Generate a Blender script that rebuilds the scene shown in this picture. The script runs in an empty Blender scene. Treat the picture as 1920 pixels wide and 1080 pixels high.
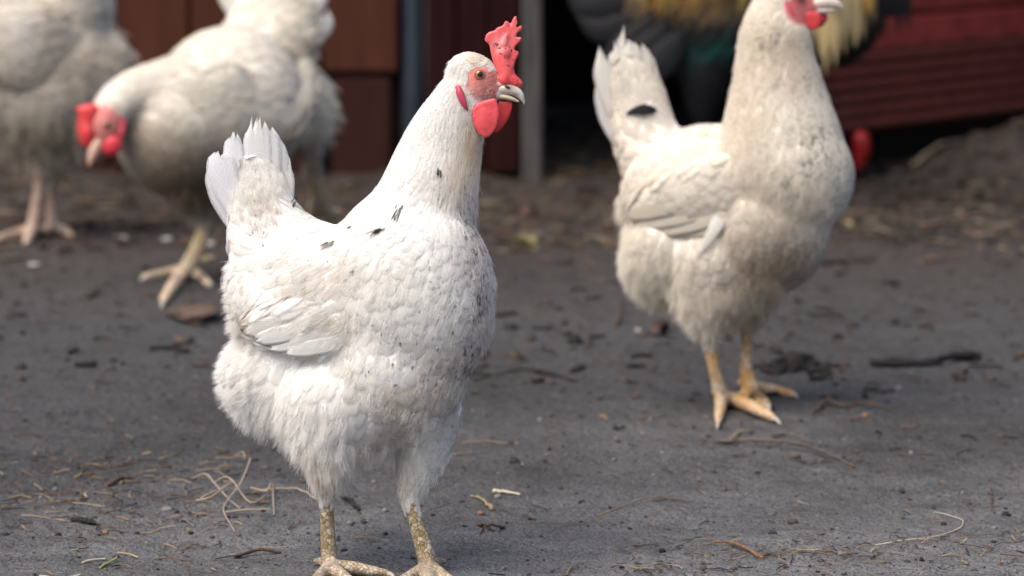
import bpy, math, random
import numpy as np
from mathutils import Vector
from mathutils.bvhtree import BVHTree

rng = np.random.default_rng(7)
random.seed(7)
S = bpy.context.scene
COL = S.collection

# ------------------------------------------------------------------ camera, world, sun, exposure
F = 7200.0                      # focal length in photograph pixels (135 mm on 36 mm)
CAM_H = 0.61
TH = math.radians(7.67)
cam_d = bpy.data.cameras.new("camera")
cam = bpy.data.objects.new("camera", cam_d)
COL.objects.link(cam)
cam.location = (0, 0, CAM_H)
cam.rotation_euler = (math.pi / 2 - TH, 0, 0)
cam_d.sensor_width = 36
cam_d.lens = 135
cam_d.clip_start = 0.05
cam_d.clip_end = 500
cam_d.dof.use_dof = True
cam_d.dof.focus_distance = 2.93
cam_d.dof.aperture_fstop = 7.6
S.camera = cam

world = bpy.data.worlds.new("World")
S.world = world
world.use_nodes = True
wn = world.node_tree
sky = wn.nodes.new("ShaderNodeTexSky")
sky.sky_type = 'NISHITA'
sky.sun_disc = False
SUN_EL, SUN_AZ = math.radians(56), math.radians(-48)      # azimuth measured from -Y (camera side) towards -X
sundir = Vector((math.cos(SUN_EL) * math.sin(SUN_AZ), -math.cos(SUN_EL) * math.cos(SUN_AZ), math.sin(SUN_EL)))
sky.sun_elevation = SUN_EL
sky.sun_rotation = math.atan2(sundir.x, sundir.y)
sky.air_density = 1.0
sky.dust_density = 4.0
sky.ozone_density = 1.0
bg = wn.nodes["Background"]
bg.inputs[1].default_value = 0.12
wn.links.new(sky.outputs[0], bg.inputs[0])

sd = bpy.data.lights.new("sun", 'SUN')
sd.energy = 2.5
sd.angle = math.radians(60)
sd.color = (1.0, 0.92, 0.81)
sun = bpy.data.objects.new("sun", sd)
COL.objects.link(sun)
sun.rotation_euler = sundir.to_track_quat('Z', 'Y').to_euler()
sun.location = (-2, -2, 4)

S.view_settings.view_transform = 'Standard'
S.view_settings.look = 'None'
S.view_settings.exposure = 0.78
S.view_settings.gamma = 1
S.cycles.max_bounces = 6
S.cycles.diffuse_bounces = 4
S.cycles.transparent_max_bounces = 12
S.cycles.use_denoising = True
try:
    S.cycles_curves.shape = 'RIBBONS'
except Exception:
    pass

# ------------------------------------------------------------------ pixel <-> world mapping
FWD = np.array([0, math.cos(TH), -math.sin(TH)])
UP = np.array([0, math.sin(TH), math.cos(TH)])


def W(p, Y0):
    """(px, py, depth offset in px) at depth Y0 -> world metres."""
    p = np.atleast_2d(np.asarray(p, float))
    m = Y0 / F
    d = FWD[None] + ((p[:, 0] - 960) / F)[:, None] * np.array([1., 0, 0]) + ((540 - p[:, 1]) / F)[:, None] * UP[None]
    t = (Y0 + p[:, 2] * m) / d[:, 1]
    return np.array([0, 0, CAM_H]) + d * t[:, None]


def to_px(w):
    q = np.atleast_2d(w) - np.array([0, 0, CAM_H])
    z = q @ FWD
    return np.stack([960 + F * q[:, 0] / z, 540 - F * (q @ UP) / z], 1)


def gy(py):
    """ground depth seen at picture row py"""
    a = TH + math.atan((py - 540) / F)
    return CAM_H / math.tan(a)


def G(px, py, z=0.0):
    Y = gy(py)
    p = W([(px, py, 0)], Y)[0]
    p[2] = z
    return p


# ------------------------------------------------------------------ object helpers
def setp(o, label=None, cat=None, group=None, kind=None):
    if label: o['label'] = label
    if cat: o['category'] = cat
    if group: o['group'] = group
    if kind: o['kind'] = kind
    return o


def link(o, parent=None):
    COL.objects.link(o)
    if parent is not None:
        o.parent = parent
    return o


def empty(name, loc):
    o = bpy.data.objects.new(name, None)
    o.empty_display_size = 0.02
    o.location = loc
    return link(o)


def mesh_obj(name, V, Fc, mats, parent=None, origin=None, smooth=True, uv=None, tint=None, midx=None):
    V = np.asarray(V, float)
    if origin is None and parent is None:
        origin = np.array([V[:, 0].mean(), V[:, 1].mean(), V[:, 2].min()])
    if parent is not None:
        off = np.array(parent_world(parent))
    else:
        off = np.asarray(origin, float)
    me = bpy.data.meshes.new(name)
    if isinstance(Fc, np.ndarray):
        n, k = Fc.shape
        me.vertices.add(len(V)); me.vertices.foreach_set('co', (V - off).astype(np.float32).ravel())
        me.loops.add(n * k); me.loops.foreach_set('vertex_index', Fc.astype(np.int32).ravel())
        me.polygons.add(n); me.polygons.foreach_set('loop_start', np.arange(0, n * k, k, dtype=np.int32))
        me.update(calc_edges=True)
    else:
        me.from_pydata((V - off).tolist(), [], [list(f) for f in Fc])
    if not isinstance(mats, (list, tuple)): mats = [mats]
    for m in mats: me.materials.append(m)
    if midx is not None: me.polygons.foreach_set('material_index', np.asarray(midx, np.int32))
    if smooth: me.polygons.foreach_set('use_smooth', np.ones(len(me.polygons), bool))
    if uv is not None:
        lay = me.uv_layers.new(name='uv')
        vi = np.empty(len(me.loops), np.int32); me.loops.foreach_get('vertex_index', vi)
        lay.data.foreach_set('uv', np.asarray(uv, np.float32)[vi].ravel())
    if tint is not None:
        a = me.attributes.new('tint', 'FLOAT_COLOR', 'POINT')
        a.data.foreach_set('color', np.asarray(tint, np.float32).ravel())
    me.update()
    o = bpy.data.objects.new(name, me)
    if parent is None: o.location = off
    return link(o, parent)


def parent_world(p):
    x = Vector((0, 0, 0))
    while p is not None:
        x = x + p.location
        p = p.parent
    return x


# ------------------------------------------------------------------ materials
def new_mat(name):
    m = bpy.data.materials.new(name)
    m.use_nodes = True
    nt = m.node_tree
    return m, nt, nt.nodes['Principled BSDF'], nt.nodes['Material Output']


def N(nt, t, **kw):
    n = nt.nodes.new('ShaderNode' + t)
    for k, v in kw.items():
        if k in n.inputs: n.inputs[k].default_value = v
        else: setattr(n, k, v)
    return n


def noise_n(nt, vec, scale, detail=4, rough=0.6):
    n = N(nt, 'TexNoise'); n.inputs['Scale'].default_value = scale
    n.inputs['Detail'].default_value = detail; n.inputs['Roughness'].default_value = rough
    if vec is not None: nt.links.new(vec, n.inputs['Vector'])
    return n


def ramp(nt, fac, stops):
    r = N(nt, 'ValToRGB')
    el = r.color_ramp.elements
    while len(el) < len(stops): el.new(0.5)
    for e, (p, c) in zip(el, stops):
        e.position = p; e.color = (c, c, c, 1) if not isinstance(c, tuple) else (*c, 1)
    nt.links.new(fac, r.inputs[0])
    return r


def mixc(nt, fac, a, b, mode='MIX'):
    m = N(nt, 'Mix', data_type='RGBA', blend_type=mode)
    for s, v in ((m.inputs[0], fac), (m.inputs[6], a), (m.inputs[7], b)):
        if isinstance(v, (int, float)): s.default_value = v
        elif isinstance(v, tuple): s.default_value = (*v, 1) if len(v) == 3 else v
        else: nt.links.new(v, s)
    return m.outputs[2]


def math_n(nt, op, a, b=0.0, c=None):
    m = N(nt, 'Math', operation=op)
    for i, v in enumerate((a, b, c)):
        if v is None: continue
        if isinstance(v, (int, float)): m.inputs[i].default_value = v
        else: nt.links.new(v, m.inputs[i])
    return m.outputs[0]


def bump(nt, h, strength, dist, p, prev=None):
    b = N(nt, 'Bump'); b.inputs['Strength'].default_value = strength; b.inputs['Distance'].default_value = dist
    nt.links.new(h, b.inputs['Height'])
    if prev is not None: nt.links.new(prev, b.inputs['Normal'])
    nt.links.new(b.outputs[0], p.inputs['Normal'])
    return b.outputs[0]


def mapping(nt, vec, scale, rot=(0, 0, 0)):
    m = N(nt, 'Mapping'); m.inputs['Scale'].default_value = scale; m.inputs['Rotation'].default_value = rot
    nt.links.new(vec, m.inputs[0])
    return m.outputs[0]


def feather_material(name, edge=True, transl=0.42, rough=0.62, sheen=0.15, spec=0.25, streak=0.1):
    m, nt, p, out = new_mat(name)
    L = nt.links
    at = N(nt, 'Attribute', attribute_name='tint')
    uvn = N(nt, 'UVMap', uv_map='uv')
    geo = N(nt, 'NewGeometry')
    tc = N(nt, 'TexCoord')
    # fine streaks along the feather
    sv = mapping(nt, uvn.outputs[0], (7, 1.5, 1))
    ns = noise_n(nt, sv, 3.0, 3)
    r = ramp(nt, ns.outputs[0], [(0.3, 1 - streak), (0.7, 1.0)])
    c1 = mixc(nt, 1.0, at.outputs['Color'], r.outputs[0], 'MULTIPLY')
    # specks of dirt, elongated downwards
    v2 = mapping(nt, tc.outputs['Object'], (260, 260, 85))
    n2 = noise_n(nt, v2, 1.0, 2, 0.55)
    v3 = mapping(nt, tc.outputs['Object'], (38, 38, 24))
    n3 = noise_n(nt, v3, 1.0, 2)
    th = math_n(nt, 'ADD', math_n(nt, 'MULTIPLY', at.outputs['Alpha'], 0.34), math_n(nt, 'MULTIPLY', math_n(nt, 'SUBTRACT', n3.outputs[0], 0.5), 0.35))
    sp = math_n(nt, 'SUBTRACT', math_n(nt, 'ADD', n2.outputs[0], th), 0.765)
    spk = ramp(nt, math_n(nt, 'MULTIPLY', sp, 9.0), [(0.0, 0.0), (1.0, 1.0)])
    c2 = mixc(nt, math_n(nt, 'MULTIPLY', spk.outputs[0], 0.72), c1, (0.05, 0.045, 0.045))
    L.new(c2, p.inputs['Base Color'])
    p.inputs['Roughness'].default_value = rough
    p.inputs['Specular IOR Level'].default_value = spec
    p.inputs['Sheen Weight'].default_value = sheen
    p.inputs['Sheen Roughness'].default_value = 0.5
    # barbs as fine relief: V shaped lines in uv
    sep = N(nt, 'SeparateXYZ'); L.new(uvn.outputs[0], sep.inputs[0])
    au = math_n(nt, 'ABSOLUTE', sep.outputs[0])
    ph = math_n(nt, 'SUBTRACT', math_n(nt, 'MULTIPLY', sep.outputs[1], 60.0), math_n(nt, 'MULTIPLY', au, 26.0))
    wv = math_n(nt, 'SINE', math_n(nt, 'ADD', ph, math_n(nt, 'MULTIPLY', ns.outputs[0], 8.0)))
    bump(nt, wv, 0.25, 0.0003, p)
    tr = N(nt, 'BsdfTranslucent'); L.new(c2, tr.inputs[0])
    mx = N(nt, 'MixShader'); mx.inputs[0].default_value = transl
    L.new(p.outputs[0], mx.inputs[1]); L.new(tr.outputs[0], mx.inputs[2])
    last = mx.outputs[0]
    if edge:
        # frayed, see-through rim of each feather
        ev = math_n(nt, 'MAXIMUM', math_n(nt, 'POWER', au, 2.6), math_n(nt, 'POWER', sep.outputs[1], 6.0))
        fr = noise_n(nt, mapping(nt, uvn.outputs[0], (14, 10, 1)), 2.0, 2)
        e2 = math_n(nt, 'ADD', ev, math_n(nt, 'MULTIPLY', math_n(nt, 'SUBTRACT', fr.outputs[0], 0.5), 0.9))
        al = ramp(nt, e2, [(0.30, 1.0), (1.0, 0.0)])
        tp = N(nt, 'BsdfTransparent')
        m2 = N(nt, 'MixShader')
        L.new(al.outputs[0], m2.inputs[0]); L.new(tp.outputs[0], m2.inputs[1]); L.new(last, m2.inputs[2])
        last = m2.outputs[0]
    L.new(last, out.inputs[0])
    return m


def skin_material(name, rough=0.5, scale=900, bs=0.5, bd=0.0006, spec=0.4, sss=0.0, mottled=0.25, speck=0.0):
    m, nt, p, out = new_mat(name)
    at = N(nt, 'Attribute', attribute_name='tint')
    tc = N(nt, 'TexCoord')
    n1 = noise_n(nt, tc.outputs['Object'], scale * 0.3, 4)
    r = ramp(nt, n1.outputs[0], [(0.3, 1 - mottled), (0.7, 1.0)])
    c = mixc(nt, 1.0, at.outputs['Color'], r.outputs[0], 'MULTIPLY')
    if speck:
        n4 = noise_n(nt, tc.outputs['Object'], 330, 2, 0.6)
        n5 = noise_n(nt, tc.outputs['Object'], 90, 1)
        sm = math_n(nt, 'ADD', n4.outputs[0], math_n(nt, 'MULTIPLY', n5.outputs[0], 0.5))
        s = ramp(nt, sm, [(0.91, 0.0), (0.935, 1.0)])
        c = mixc(nt, math_n(nt, 'MULTIPLY', s.outputs[0], speck), c, (0.03, 0.02, 0.02))
    nt.links.new(c, p.inputs['Base Color'])
    p.inputs['Roughness'].default_value = rough
    p.inputs['Specular IOR Level'].default_value = spec
    if sss:
        p.inputs['Subsurface Weight'].default_value = sss
        p.inputs['Subsurface Radius'].default_value = (0.004, 0.001, 0.001)
        p.inputs['Subsurface Scale'].default_value = 1.0
    vo = N(nt, 'TexVoronoi'); vo.inputs['Scale'].default_value = scale
    nt.links.new(tc.outputs['Object'], vo.inputs['Vector'])
    bump(nt, vo.outputs['Distance'], bs, bd, p)
    return m


def scale_material(name):
    """bird leg: scutes and scales"""
    m, nt, p, out = new_mat(name)
    at = N(nt, 'Attribute', attribute_name='tint')
    tc = N(nt, 'TexCoord')
    v = mapping(nt, tc.outputs['Object'], (270, 270, 290))
    vo = N(nt, 'TexVoronoi', feature='DISTANCE_TO_EDGE'); vo.inputs['Scale'].default_value = 1.0
    nt.links.new(v, vo.inputs['Vector'])
    vc = N(nt, 'TexVoronoi'); vc.inputs['Scale'].default_value = 1.0
    nt.links.new(v, vc.inputs['Vector'])
    e = ramp(nt, vo.outputs[0], [(0.0, 0.25), (0.10, 1.0)])
    sep = N(nt, 'SeparateColor'); nt.links.new(vc.outputs['Color'], sep.inputs[0])
    pale = mixc(nt, math_n(nt, 'MULTIPLY', sep.outputs[0], 0.75), at.outputs['Color'], (0.62, 0.57, 0.48))
    n1 = noise_n(nt, tc.outputs['Object'], 60, 3)
    dr = ramp(nt, n1.outputs[0], [(0.45, 0.0), (0.62, 0.7)])
    c0 = mixc(nt, dr.outputs[0], pale, at.outputs['Color'])
    c = mixc(nt, e.outputs[0], (0.09, 0.06, 0.035), c0)
    nt.links.new(c, p.inputs['Base Color'])
    p.inputs['Roughness'].default_value = 0.5
    bump(nt, e.outputs[0], 0.7, 0.0009, p)
    return m


def plain_mat(name, col, rough=0.5, spec=0.4, coat=0.0, var=0.25, vscale=60, bs=0.2, bd=0.001, metal=0.0, stretch=(1, 1, 1), col2=None):
    m, nt, p, out = new_mat(name)
    tc = N(nt, 'TexCoord')
    v = mapping(nt, tc.outputs['Object'], stretch)
    n = noise_n(nt, v, vscale, 5, 0.65)
    r = ramp(nt, n.outputs[0], [(0.3, 0.0), (0.7, 1.0)])
    c2 = col2 if col2 else tuple(x * (1 - var) for x in col)
    nt.links.new(mixc(nt, r.outputs[0], c2, col), p.inputs['Base Color'])
    p.inputs['Roughness'].default_value = rough
    p.inputs['Specular IOR Level'].default_value = spec
    p.inputs['Coat Weight'].default_value = coat
    p.inputs['Metallic'].default_value = metal
    bump(nt, n.outputs[0], bs, bd, p)
    return m


M_FEATHER = feather_material('feather vane')
M_FEATHER_FAR = feather_material('feather vane simple', edge=False)
M_GLOSSY = feather_material('glossy cock feather', edge=False, transl=0.02, rough=0.55, sheen=0.0, spec=0.14)
M_UNDER = skin_material('down under the feathers', rough=0.9, scale=300, bs=0.4, bd=0.002, spec=0.1, mottled=0.1)
M_FACE = skin_material('face skin', rough=0.55, scale=520, bs=0.45, bd=0.0006, sss=0.0, mottled=0.25)
M_COMB = skin_material('comb and wattle skin', rough=0.38, scale=900, bs=0.3, bd=0.0006, sss=0.0, mottled=0.3, speck=0.0, spec=0.45)
M_COMBDIRT = skin_material('comb skin with dirt', rough=0.36, scale=900, bs=0.28, bd=0.0006, sss=0.0, mottled=0.3, speck=0.9, spec=0.45)
M_LEG = scale_material('leg scales')
M_BEAK = skin_material('beak horn', rough=0.28, scale=200, bs=0.1, bd=0.0003, mottled=0.2, spec=0.5)
M_CLAW = plain_mat('claw horn', (0.50, 0.44, 0.38), 0.4, var=0.4, vscale=120)
M_IRIS = plain_mat('iris', (0.50, 0.17, 0.03), 0.25, coat=1.0, vscale=900, var=0.6)
M_PUPIL = plain_mat('pupil', (0.006, 0.005, 0.005), 0.08, coat=1.0, var=0.0)
M_LID = plain_mat('eyelid', (0.42, 0.16, 0.12), 0.5, vscale=600, var=0.3)


# ------------------------------------------------------------------ shapes in (px, py, depth px) space
def ell(cx, cy, cz, rx, ry, rz, rot=0, n=28):
    th = np.linspace(0, np.pi, n // 2 + 1)[1:-1]
    ph = np.linspace(0, 2 * np.pi, n, endpoint=False)
    T, Ph = np.meshgrid(th, ph, indexing='ij')
    v = np.stack([np.sin(T) * np.cos(Ph), np.cos(T), np.sin(T) * np.sin(Ph)], -1).reshape(-1, 3)
    v = np.vstack([[0, 1, 0], v, [0, -1, 0]]) * np.array([rx, ry, rz])
    c, s = math.cos(math.radians(rot)), math.sin(math.radians(rot))
    v = v @ np.array([[c, s, 0], [-s, c, 0], [0, 0, 1]])
    v += np.array([cx, cy, cz])
    R = len(th); f = []
    for j in range(n):
        k = (j + 1) % n
        f.append((0, 1 + j, 1 + k)); b = 1 + (R - 1) * n
        f.append((len(v) - 1, b + k, b + j))
        for i in range(R - 1):
            a = 1 + i * n
            f.append((a + j, a + n + j, a + n + k, a + k))
    return v, f


def catmull(P, k):
    P = np.asarray(P, float)
    Q = np.vstack([2 * P[0] - P[1], P, 2 * P[-1] - P[-2]])
    out = []
    for i in range(1, len(Q) - 2):
        for t in np.arange(k) / k:
            a, b, c, d = Q[i - 1], Q[i], Q[i + 1], Q[i + 2]
            out.append(0.5 * ((2 * b) + (-a + c) * t + (2 * a - 5 * b + 4 * c - d) * t * t + (-a + 3 * b - 3 * c + d) * t ** 3))
    out.append(P[-1])
    return np.array(out)


def tube(st, n=22, k=5, caps=True, ref=(0, 0, 1)):
    st = [tuple(s) + ((s[3],) if len(s) == 4 else ()) for s in st]
    Q = catmull(st, k) if len(st) > 2 else np.array([np.array(st[0]) * (1 - t) + np.array(st[1]) * t for t in np.linspace(0, 1, k + 1)])
    C, R1, R2 = Q[:, :3], np.maximum(Q[:, 3], 1e-4), np.maximum(Q[:, 4], 1e-4)
    T = np.gradient(C, axis=0); T /= np.linalg.norm(T, axis=1)[:, None] + 1e-9
    if caps:
        cs, r1, r2, tt = [], [], [], []
        for a in (85, 60, 30):
            a = math.radians(a)
            cs.append(C[0] - T[0] * min(R1[0], R2[0]) * math.sin(a)); r1.append(R1[0] * math.cos(a)); r2.append(R2[0] * math.cos(a)); tt.append(T[0])
        ce, e1, e2, te = [], [], [], []
        for a in (30, 60, 85):
            a = math.radians(a)
            ce.append(C[-1] + T[-1] * min(R1[-1], R2[-1]) * math.sin(a)); e1.append(R1[-1] * math.cos(a)); e2.append(R2[-1] * math.cos(a)); te.append(T[-1])
        C = np.vstack([cs, C, ce]); R1 = np.concatenate([r1, R1, e1]); R2 = np.concatenate([r2, R2, e2]); T = np.vstack([tt, T, te])
    Z = np.asarray(ref, float)
    A = np.cross(T, Z); A /= np.linalg.norm(A, axis=1)[:, None] + 1e-9
    B = np.cross(A, T)
    ph = np.linspace(0, 2 * np.pi, n, endpoint=False)
    V = C[:, None] + A[:, None] * (R1[:, None] * np.cos(ph))[..., None] + B[:, None] * (R2[:, None] * np.sin(ph))[..., None]
    V = V.reshape(-1, 3); m = len(C); f = []
    for i in range(m - 1):
        for j in range(n):
            k2 = (j + 1) % n
            f.append((i * n + j, i * n + k2, (i + 1) * n + k2, (i + 1) * n + j))
    f.append(tuple(range(n - 1, -1, -1))); f.append(tuple((m - 1) * n + j for j in range(n)))
    return V, f


def slab(poly, z0, th, bulge=0.0):
    """closed outline in picture plane given real thickness"""
    n = len(poly)
    P = catmull([(x, y, 0) for x, y in poly] + [(poly[0][0], poly[0][1], 0)], 4)[:-1]
    n = len(P)
    c = P.mean(0)
    rings = []
    for s, z in ((0.93, -0.5), (1.0, -0.25), (1.0, 0.25), (0.93, 0.5)):
        q = P.copy()
        q[:, 2] = z0 + z * th
        if abs(z) == 0.5:
            e = np.roll(P, -1, 0) - np.roll(P, 1, 0)
            nn = np.stack([e[:, 1], -e[:, 0], 0 * e[:, 0]], 1); nn /= np.linalg.norm(nn, axis=1)[:, None] + 1e-9
            area = 0.5 * np.sum(P[:, 0] * np.roll(P[:, 1], -1) - np.roll(P[:, 0], -1) * P[:, 1])
            q[:, :2] -= nn[:, :2] * (1 if area > 0 else -1) * th * 0.14
        rings.append(q)
    V = np.vstack(rings); f = []
    for r in range(3):
        for j in range(n):
            k = (j + 1) % n
            f.append((r * n + j, r * n + k, (r + 1) * n + k, (r + 1) * n + j))
    f.append(tuple(range(n - 1, -1, -1))); f.append(tuple(3 * n + j for j in range(n)))
    return V, f


def join(parts):
    V, Fs, o = [], [], 0
    for v, f in parts:
        V.append(v); Fs += [tuple(i + o for i in x) for x in f]; o += len(v)
    return np.vstack(V), Fs


def remesh(parts, Y0, voxel, smooth_fn=None, iters=30):
    """union of closed shapes -> one continuous skin (world coordinates)"""
    V, f = join(parts)
    Vw = W(V, Y0)
    me = bpy.data.meshes.new('tmp'); me.from_pydata(Vw.tolist(), [], f)
    o = bpy.data.objects.new('tmp', me); COL.objects.link(o)
    md = o.modifiers.new('r', 'REMESH'); md.mode = 'VOXEL'; md.voxel_size = voxel
    dg = bpy.context.evaluated_depsgraph_get()
    ev = o.evaluated_get(dg); m2 = ev.to_mesh()
    n = len(m2.vertices)
    co = np.empty(n * 3, np.float32); m2.vertices.foreach_get('co', co); co = co.reshape(-1, 3).astype(float)
    k = len(m2.polygons)
    li = np.empty(len(m2.loops), np.int32); m2.loops.foreach_get('vertex_index', li)
    tot = np.empty(k, np.int32); m2.polygons.foreach_get('loop_total', tot)
    E = np.empty(len(m2.edges) * 2, np.int32); m2.edges.foreach_get('vertices', E); E = E.reshape(-1, 2)
    if not (tot == 4).all():
        raise RuntimeError('non quad remesh')
    Q = li.reshape(-1, 4)
    ev.to_mesh_clear(); bpy.data.objects.remove(o); bpy.data.meshes.remove(me)
    wt = smooth_fn(to_px(co)) if smooth_fn else np.ones(n)
    deg = np.bincount(E.ravel(), minlength=n).astype(float)[:, None]
    for it in range(iters):
        s = np.zeros_like(co)
        for a in range(3):
            s[:, a] = np.bincount(E[:, 0], co[E[:, 1], a], n) + np.bincount(E[:, 1], co[E[:, 0], a], n)
        av = s / deg
        act = (it < wt * iters)[:, None]
        co = np.where(act, co + (av - co) * 0.6, co)
    return co, Q


def vnormals(V, Q):
    n = np.cross(V[Q[:, 2]] - V[Q[:, 0]], V[Q[:, 3]] - V[Q[:, 1]])
    vn = np.zeros_like(V)
    for i in range(4):
        for a in range(3):
            vn[:, a] += np.bincount(Q[:, i], n[:, a], len(V))
    return vn / (np.linalg.norm(vn, axis=1)[:, None] + 1e-12)


def idw(px, guides, power=2.6):
    g = np.array([[a[0], a[1]] for a in guides], float)
    d2 = ((px[:, None, :] - g[None]) ** 2).sum(-1) + 60.0
    w = d2 ** (-power / 2)
    w /= w.sum(1)[:, None]
    return w @ np.array([a[2:] for a in guides], float)


def stain(px, tint, stains):
    """stains, colour patches and a few highlights put into the tint: (px,py,rx,ry,strength,(r,g,b)) ; speck (px,py,rx,ry,amount)"""
    for s in stains:
        d = ((px[:, 0] - s[0]) / s[2]) ** 2 + ((px[:, 1] - s[1]) / s[3]) ** 2
        w = np.exp(-d * 1.2)
        if len(s) == 5:
            tint[:, 3] = np.maximum(tint[:, 3], w * s[4])
        else:
            w = (w * s[4])[:, None]
            tint[:, :3] = tint[:, :3] * (1 - w) + np.array(s[5])[None] * w
    return tint


ROWS = np.array([0.0, 0.3, 0.55, 0.76, 0.91, 1.0])
WID = np.array([0.45, 0.85, 1.0, 0.97, 0.74, 0.30])
WID_L = np.array([0.6, 0.9, 1.0, 0.85, 0.55, 0.08])        # lanceolate (cock's hackle)


def scatter(V, Q, cfg, spacing, bare=None, extra=None, maxn=12000, cand=70000):
    """positions over a skin, evenly spaced"""
    c = V[Q].mean(1)
    nrm = np.cross(V[Q[:, 2]] - V[Q[:, 0]], V[Q[:, 3]] - V[Q[:, 1]])
    ar = np.linalg.norm(nrm, axis=1); nrm = nrm / (ar[:, None] + 1e-12)
    idx = rng.choice(len(Q), cand, p=ar / ar.sum())
    P = c[idx] + (rng.random((cand, 3)) - .5) * 0.0015
    px = to_px(P)
    keep = np.ones(cand, bool)
    if bare is not None: keep &= ~bare(px, P)
    P, px, idx = P[keep], px[keep], idx[keep]
    g = idw(px, cfg['guides'])
    sp = spacing * g[:, 3]                      # spacing follows width
    sp = np.maximum(sp, 0.0016)
    cell = 0.006
    grid = {}
    out = []
    Pl = P.tolist(); spl = sp.tolist()
    for i in range(len(Pl)):
        x, y, z = Pl[i]; s = spl[i]
        a, b, cc = int(x // cell), int(y // cell), int(z // cell)
        R = int(s // cell) + 1
        ok = True
        for u in range(a - R, a + R + 1):
            for v in range(b - R, b + R + 1):
                for w in range(cc - R, cc + R + 1):
                    for (qx, qy, qz) in grid.get((u, v, w), ()):
                        if (qx - x) ** 2 + (qy - y) ** 2 + (qz - z) ** 2 < s * s:
                            ok = False; break
                    if not ok: break
                if not ok: break
            if not ok: break
        if ok:
            grid.setdefault((a, b, cc), []).append((x, y, z)); out.append(i)
            if len(out) >= maxn: break
    out = np.array(out)
    return P[out], px[out], nrm[idx[out]], g[out]


def plume(name, V, Q, cfg, parent, mat, spacing=0.62, bare=None, maxn=12000, wid=WID, kind='stuff', jitter=0.16, lift_k=1.0, cand=70000):
    """overlapping contour feathers that follow the skin. guides: px,py,dx,dy,L(m),W(m),lift(m)"""
    bvh = BVHTree.FromPolygons(V.tolist(), Q.tolist())
    g2 = dict(cfg)
    g2['guides'] = [(a[0], a[1], a[2], a[3], a[4], a[5], a[6]) for a in cfg['guides']]
    # reorder so that column 3 is width for the spacing
    gg = [(a[0], a[1], a[2], a[3], a[4], a[5], a[6]) for a in g2['guides']]
    sc = dict(guides=[(a[0], a[1], a[2], a[3], a[4], a[5], a[6]) for a in gg])
    P, px, nr, g = scatter(V, Q, sc, spacing, bare, None, maxn, cand)
    n = len(P)
    # g columns: dx,dy,L,W,lift
    d = g[:, 0:1] * np.array([[1., 0, 0]]) - g[:, 1:2] * UP[None]
    d += rng.normal(0, jitter, (n, 3)) * np.linalg.norm(d, axis=1)[:, None]
    d -= (d * nr).sum(1)[:, None] * nr
    d /= np.linalg.norm(d, axis=1)[:, None] + 1e-9
    Lr = g[:, 2] * rng.uniform(0.8, 1.2, n); Wd = g[:, 3] * rng.uniform(0.85, 1.15, n)
    lift = g[:, 4] * rng.uniform(0.4, 1.5, n) * lift_k
    R = len(ROWS)
    cen = np.zeros((n, R, 3)); nn = np.zeros((n, R, 3))
    fn = bvh.find_nearest
    for r, t in enumerate(ROWS):
        qp = P + d * (Lr * t)[:, None]
        if r == 0:
            cen[:, r] = P; nn[:, r] = nr; continue
        ql = qp.tolist()
        for i in range(n):
            loc, no, _, _ = fn(ql[i])
            cen[i, r] = loc; nn[i, r] = no
    # blend hit with straight extrapolation for tips that leave the body
    nn = nn * 0.6 + nr[:, None] * 0.4
    nn /= np.linalg.norm(nn, axis=2)[..., None] + 1e-9
    gap = np.zeros((n, R))
    st = P[:, None] + d[:, None] * (Lr[:, None] * ROWS[None])[..., None]
    cen = cen * 0.85 + st * 0.15
    dirs = np.gradient(cen, axis=1)
    dirs /= np.linalg.norm(dirs, axis=2)[..., None] + 1e-9
    side = np.cross(nn, dirs); side /= np.linalg.norm(side, axis=2)[..., None] + 1e-9
    twist = rng.normal(0, 0.05, n)
    verts = np.zeros((n, R, 3, 3)); cn = np.zeros((n, R, 3, 3)); uv = np.zeros((n, R, 3, 2))
    for ci, u in enumerate((-1., 0., 1.)):
        hw = (Wd[:, None] * 0.5 * wid[None])
        off = 0.0002 + 0.34 * lift[:, None] * (ROWS[None] ** 1.3) - 0.08 * abs(u) * hw + twist[:, None] * u * hw * ROWS[None]
        verts[:, :, ci] = cen + side * (u * hw)[..., None] + nn * off[..., None]
        uv[:, :, ci, 0] = u; uv[:, :, ci, 1] = ROWS[None]
        cn[:, :, ci] = nn + side * (u * 0.22) + dirs * (0.22 * ROWS ** 3 - 0.05)[None, :, None]
    V2 = verts.reshape(-1, 3)
    base = (np.arange(n) * R * 3)[:, None, None, None]
    r_ = np.arange(R - 1)[None, :, None, None]; c_ = np.arange(2)[None, None, :, None]
    q = np.array([0, 3, 4, 1])[None, None, None, :]
    FQ = (base + r_ * 3 + c_ + q).reshape(-1, 4)
    tint = np.zeros((n, 4)); tint[:, :3] = cfg['base']
    tint[:, :3] *= rng.uniform(0.955, 1.03, n)[:, None]
    tint[:, :3] *= 1 + rng.normal(0, 0.006, (n, 3))
    tint = stain(px + rng.normal(0, 4, px.shape), tint, cfg['stains'])
    tv = np.repeat(tint, R * 3, axis=0)
    if 'tipdark' in cfg:
        tv = tv.reshape(n, R, 3, 4); tv[..., :3] *= (1 - cfg['tipdark'] * (1 - ROWS))[None, :, None, None]; tv = tv.reshape(-1, 4)
    o = mesh_obj(name, V2, FQ, mat, parent, uv=uv.reshape(-1, 2), tint=np.clip(tv, 0, 1))
    cn = cn.reshape(-1, 3); cn /= np.linalg.norm(cn, axis=1)[:, None]
    o.data.normals_split_custom_set_from_vertices(cn.astype(np.float32))
    if kind: o['kind'] = kind
    return o, bvh


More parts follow.
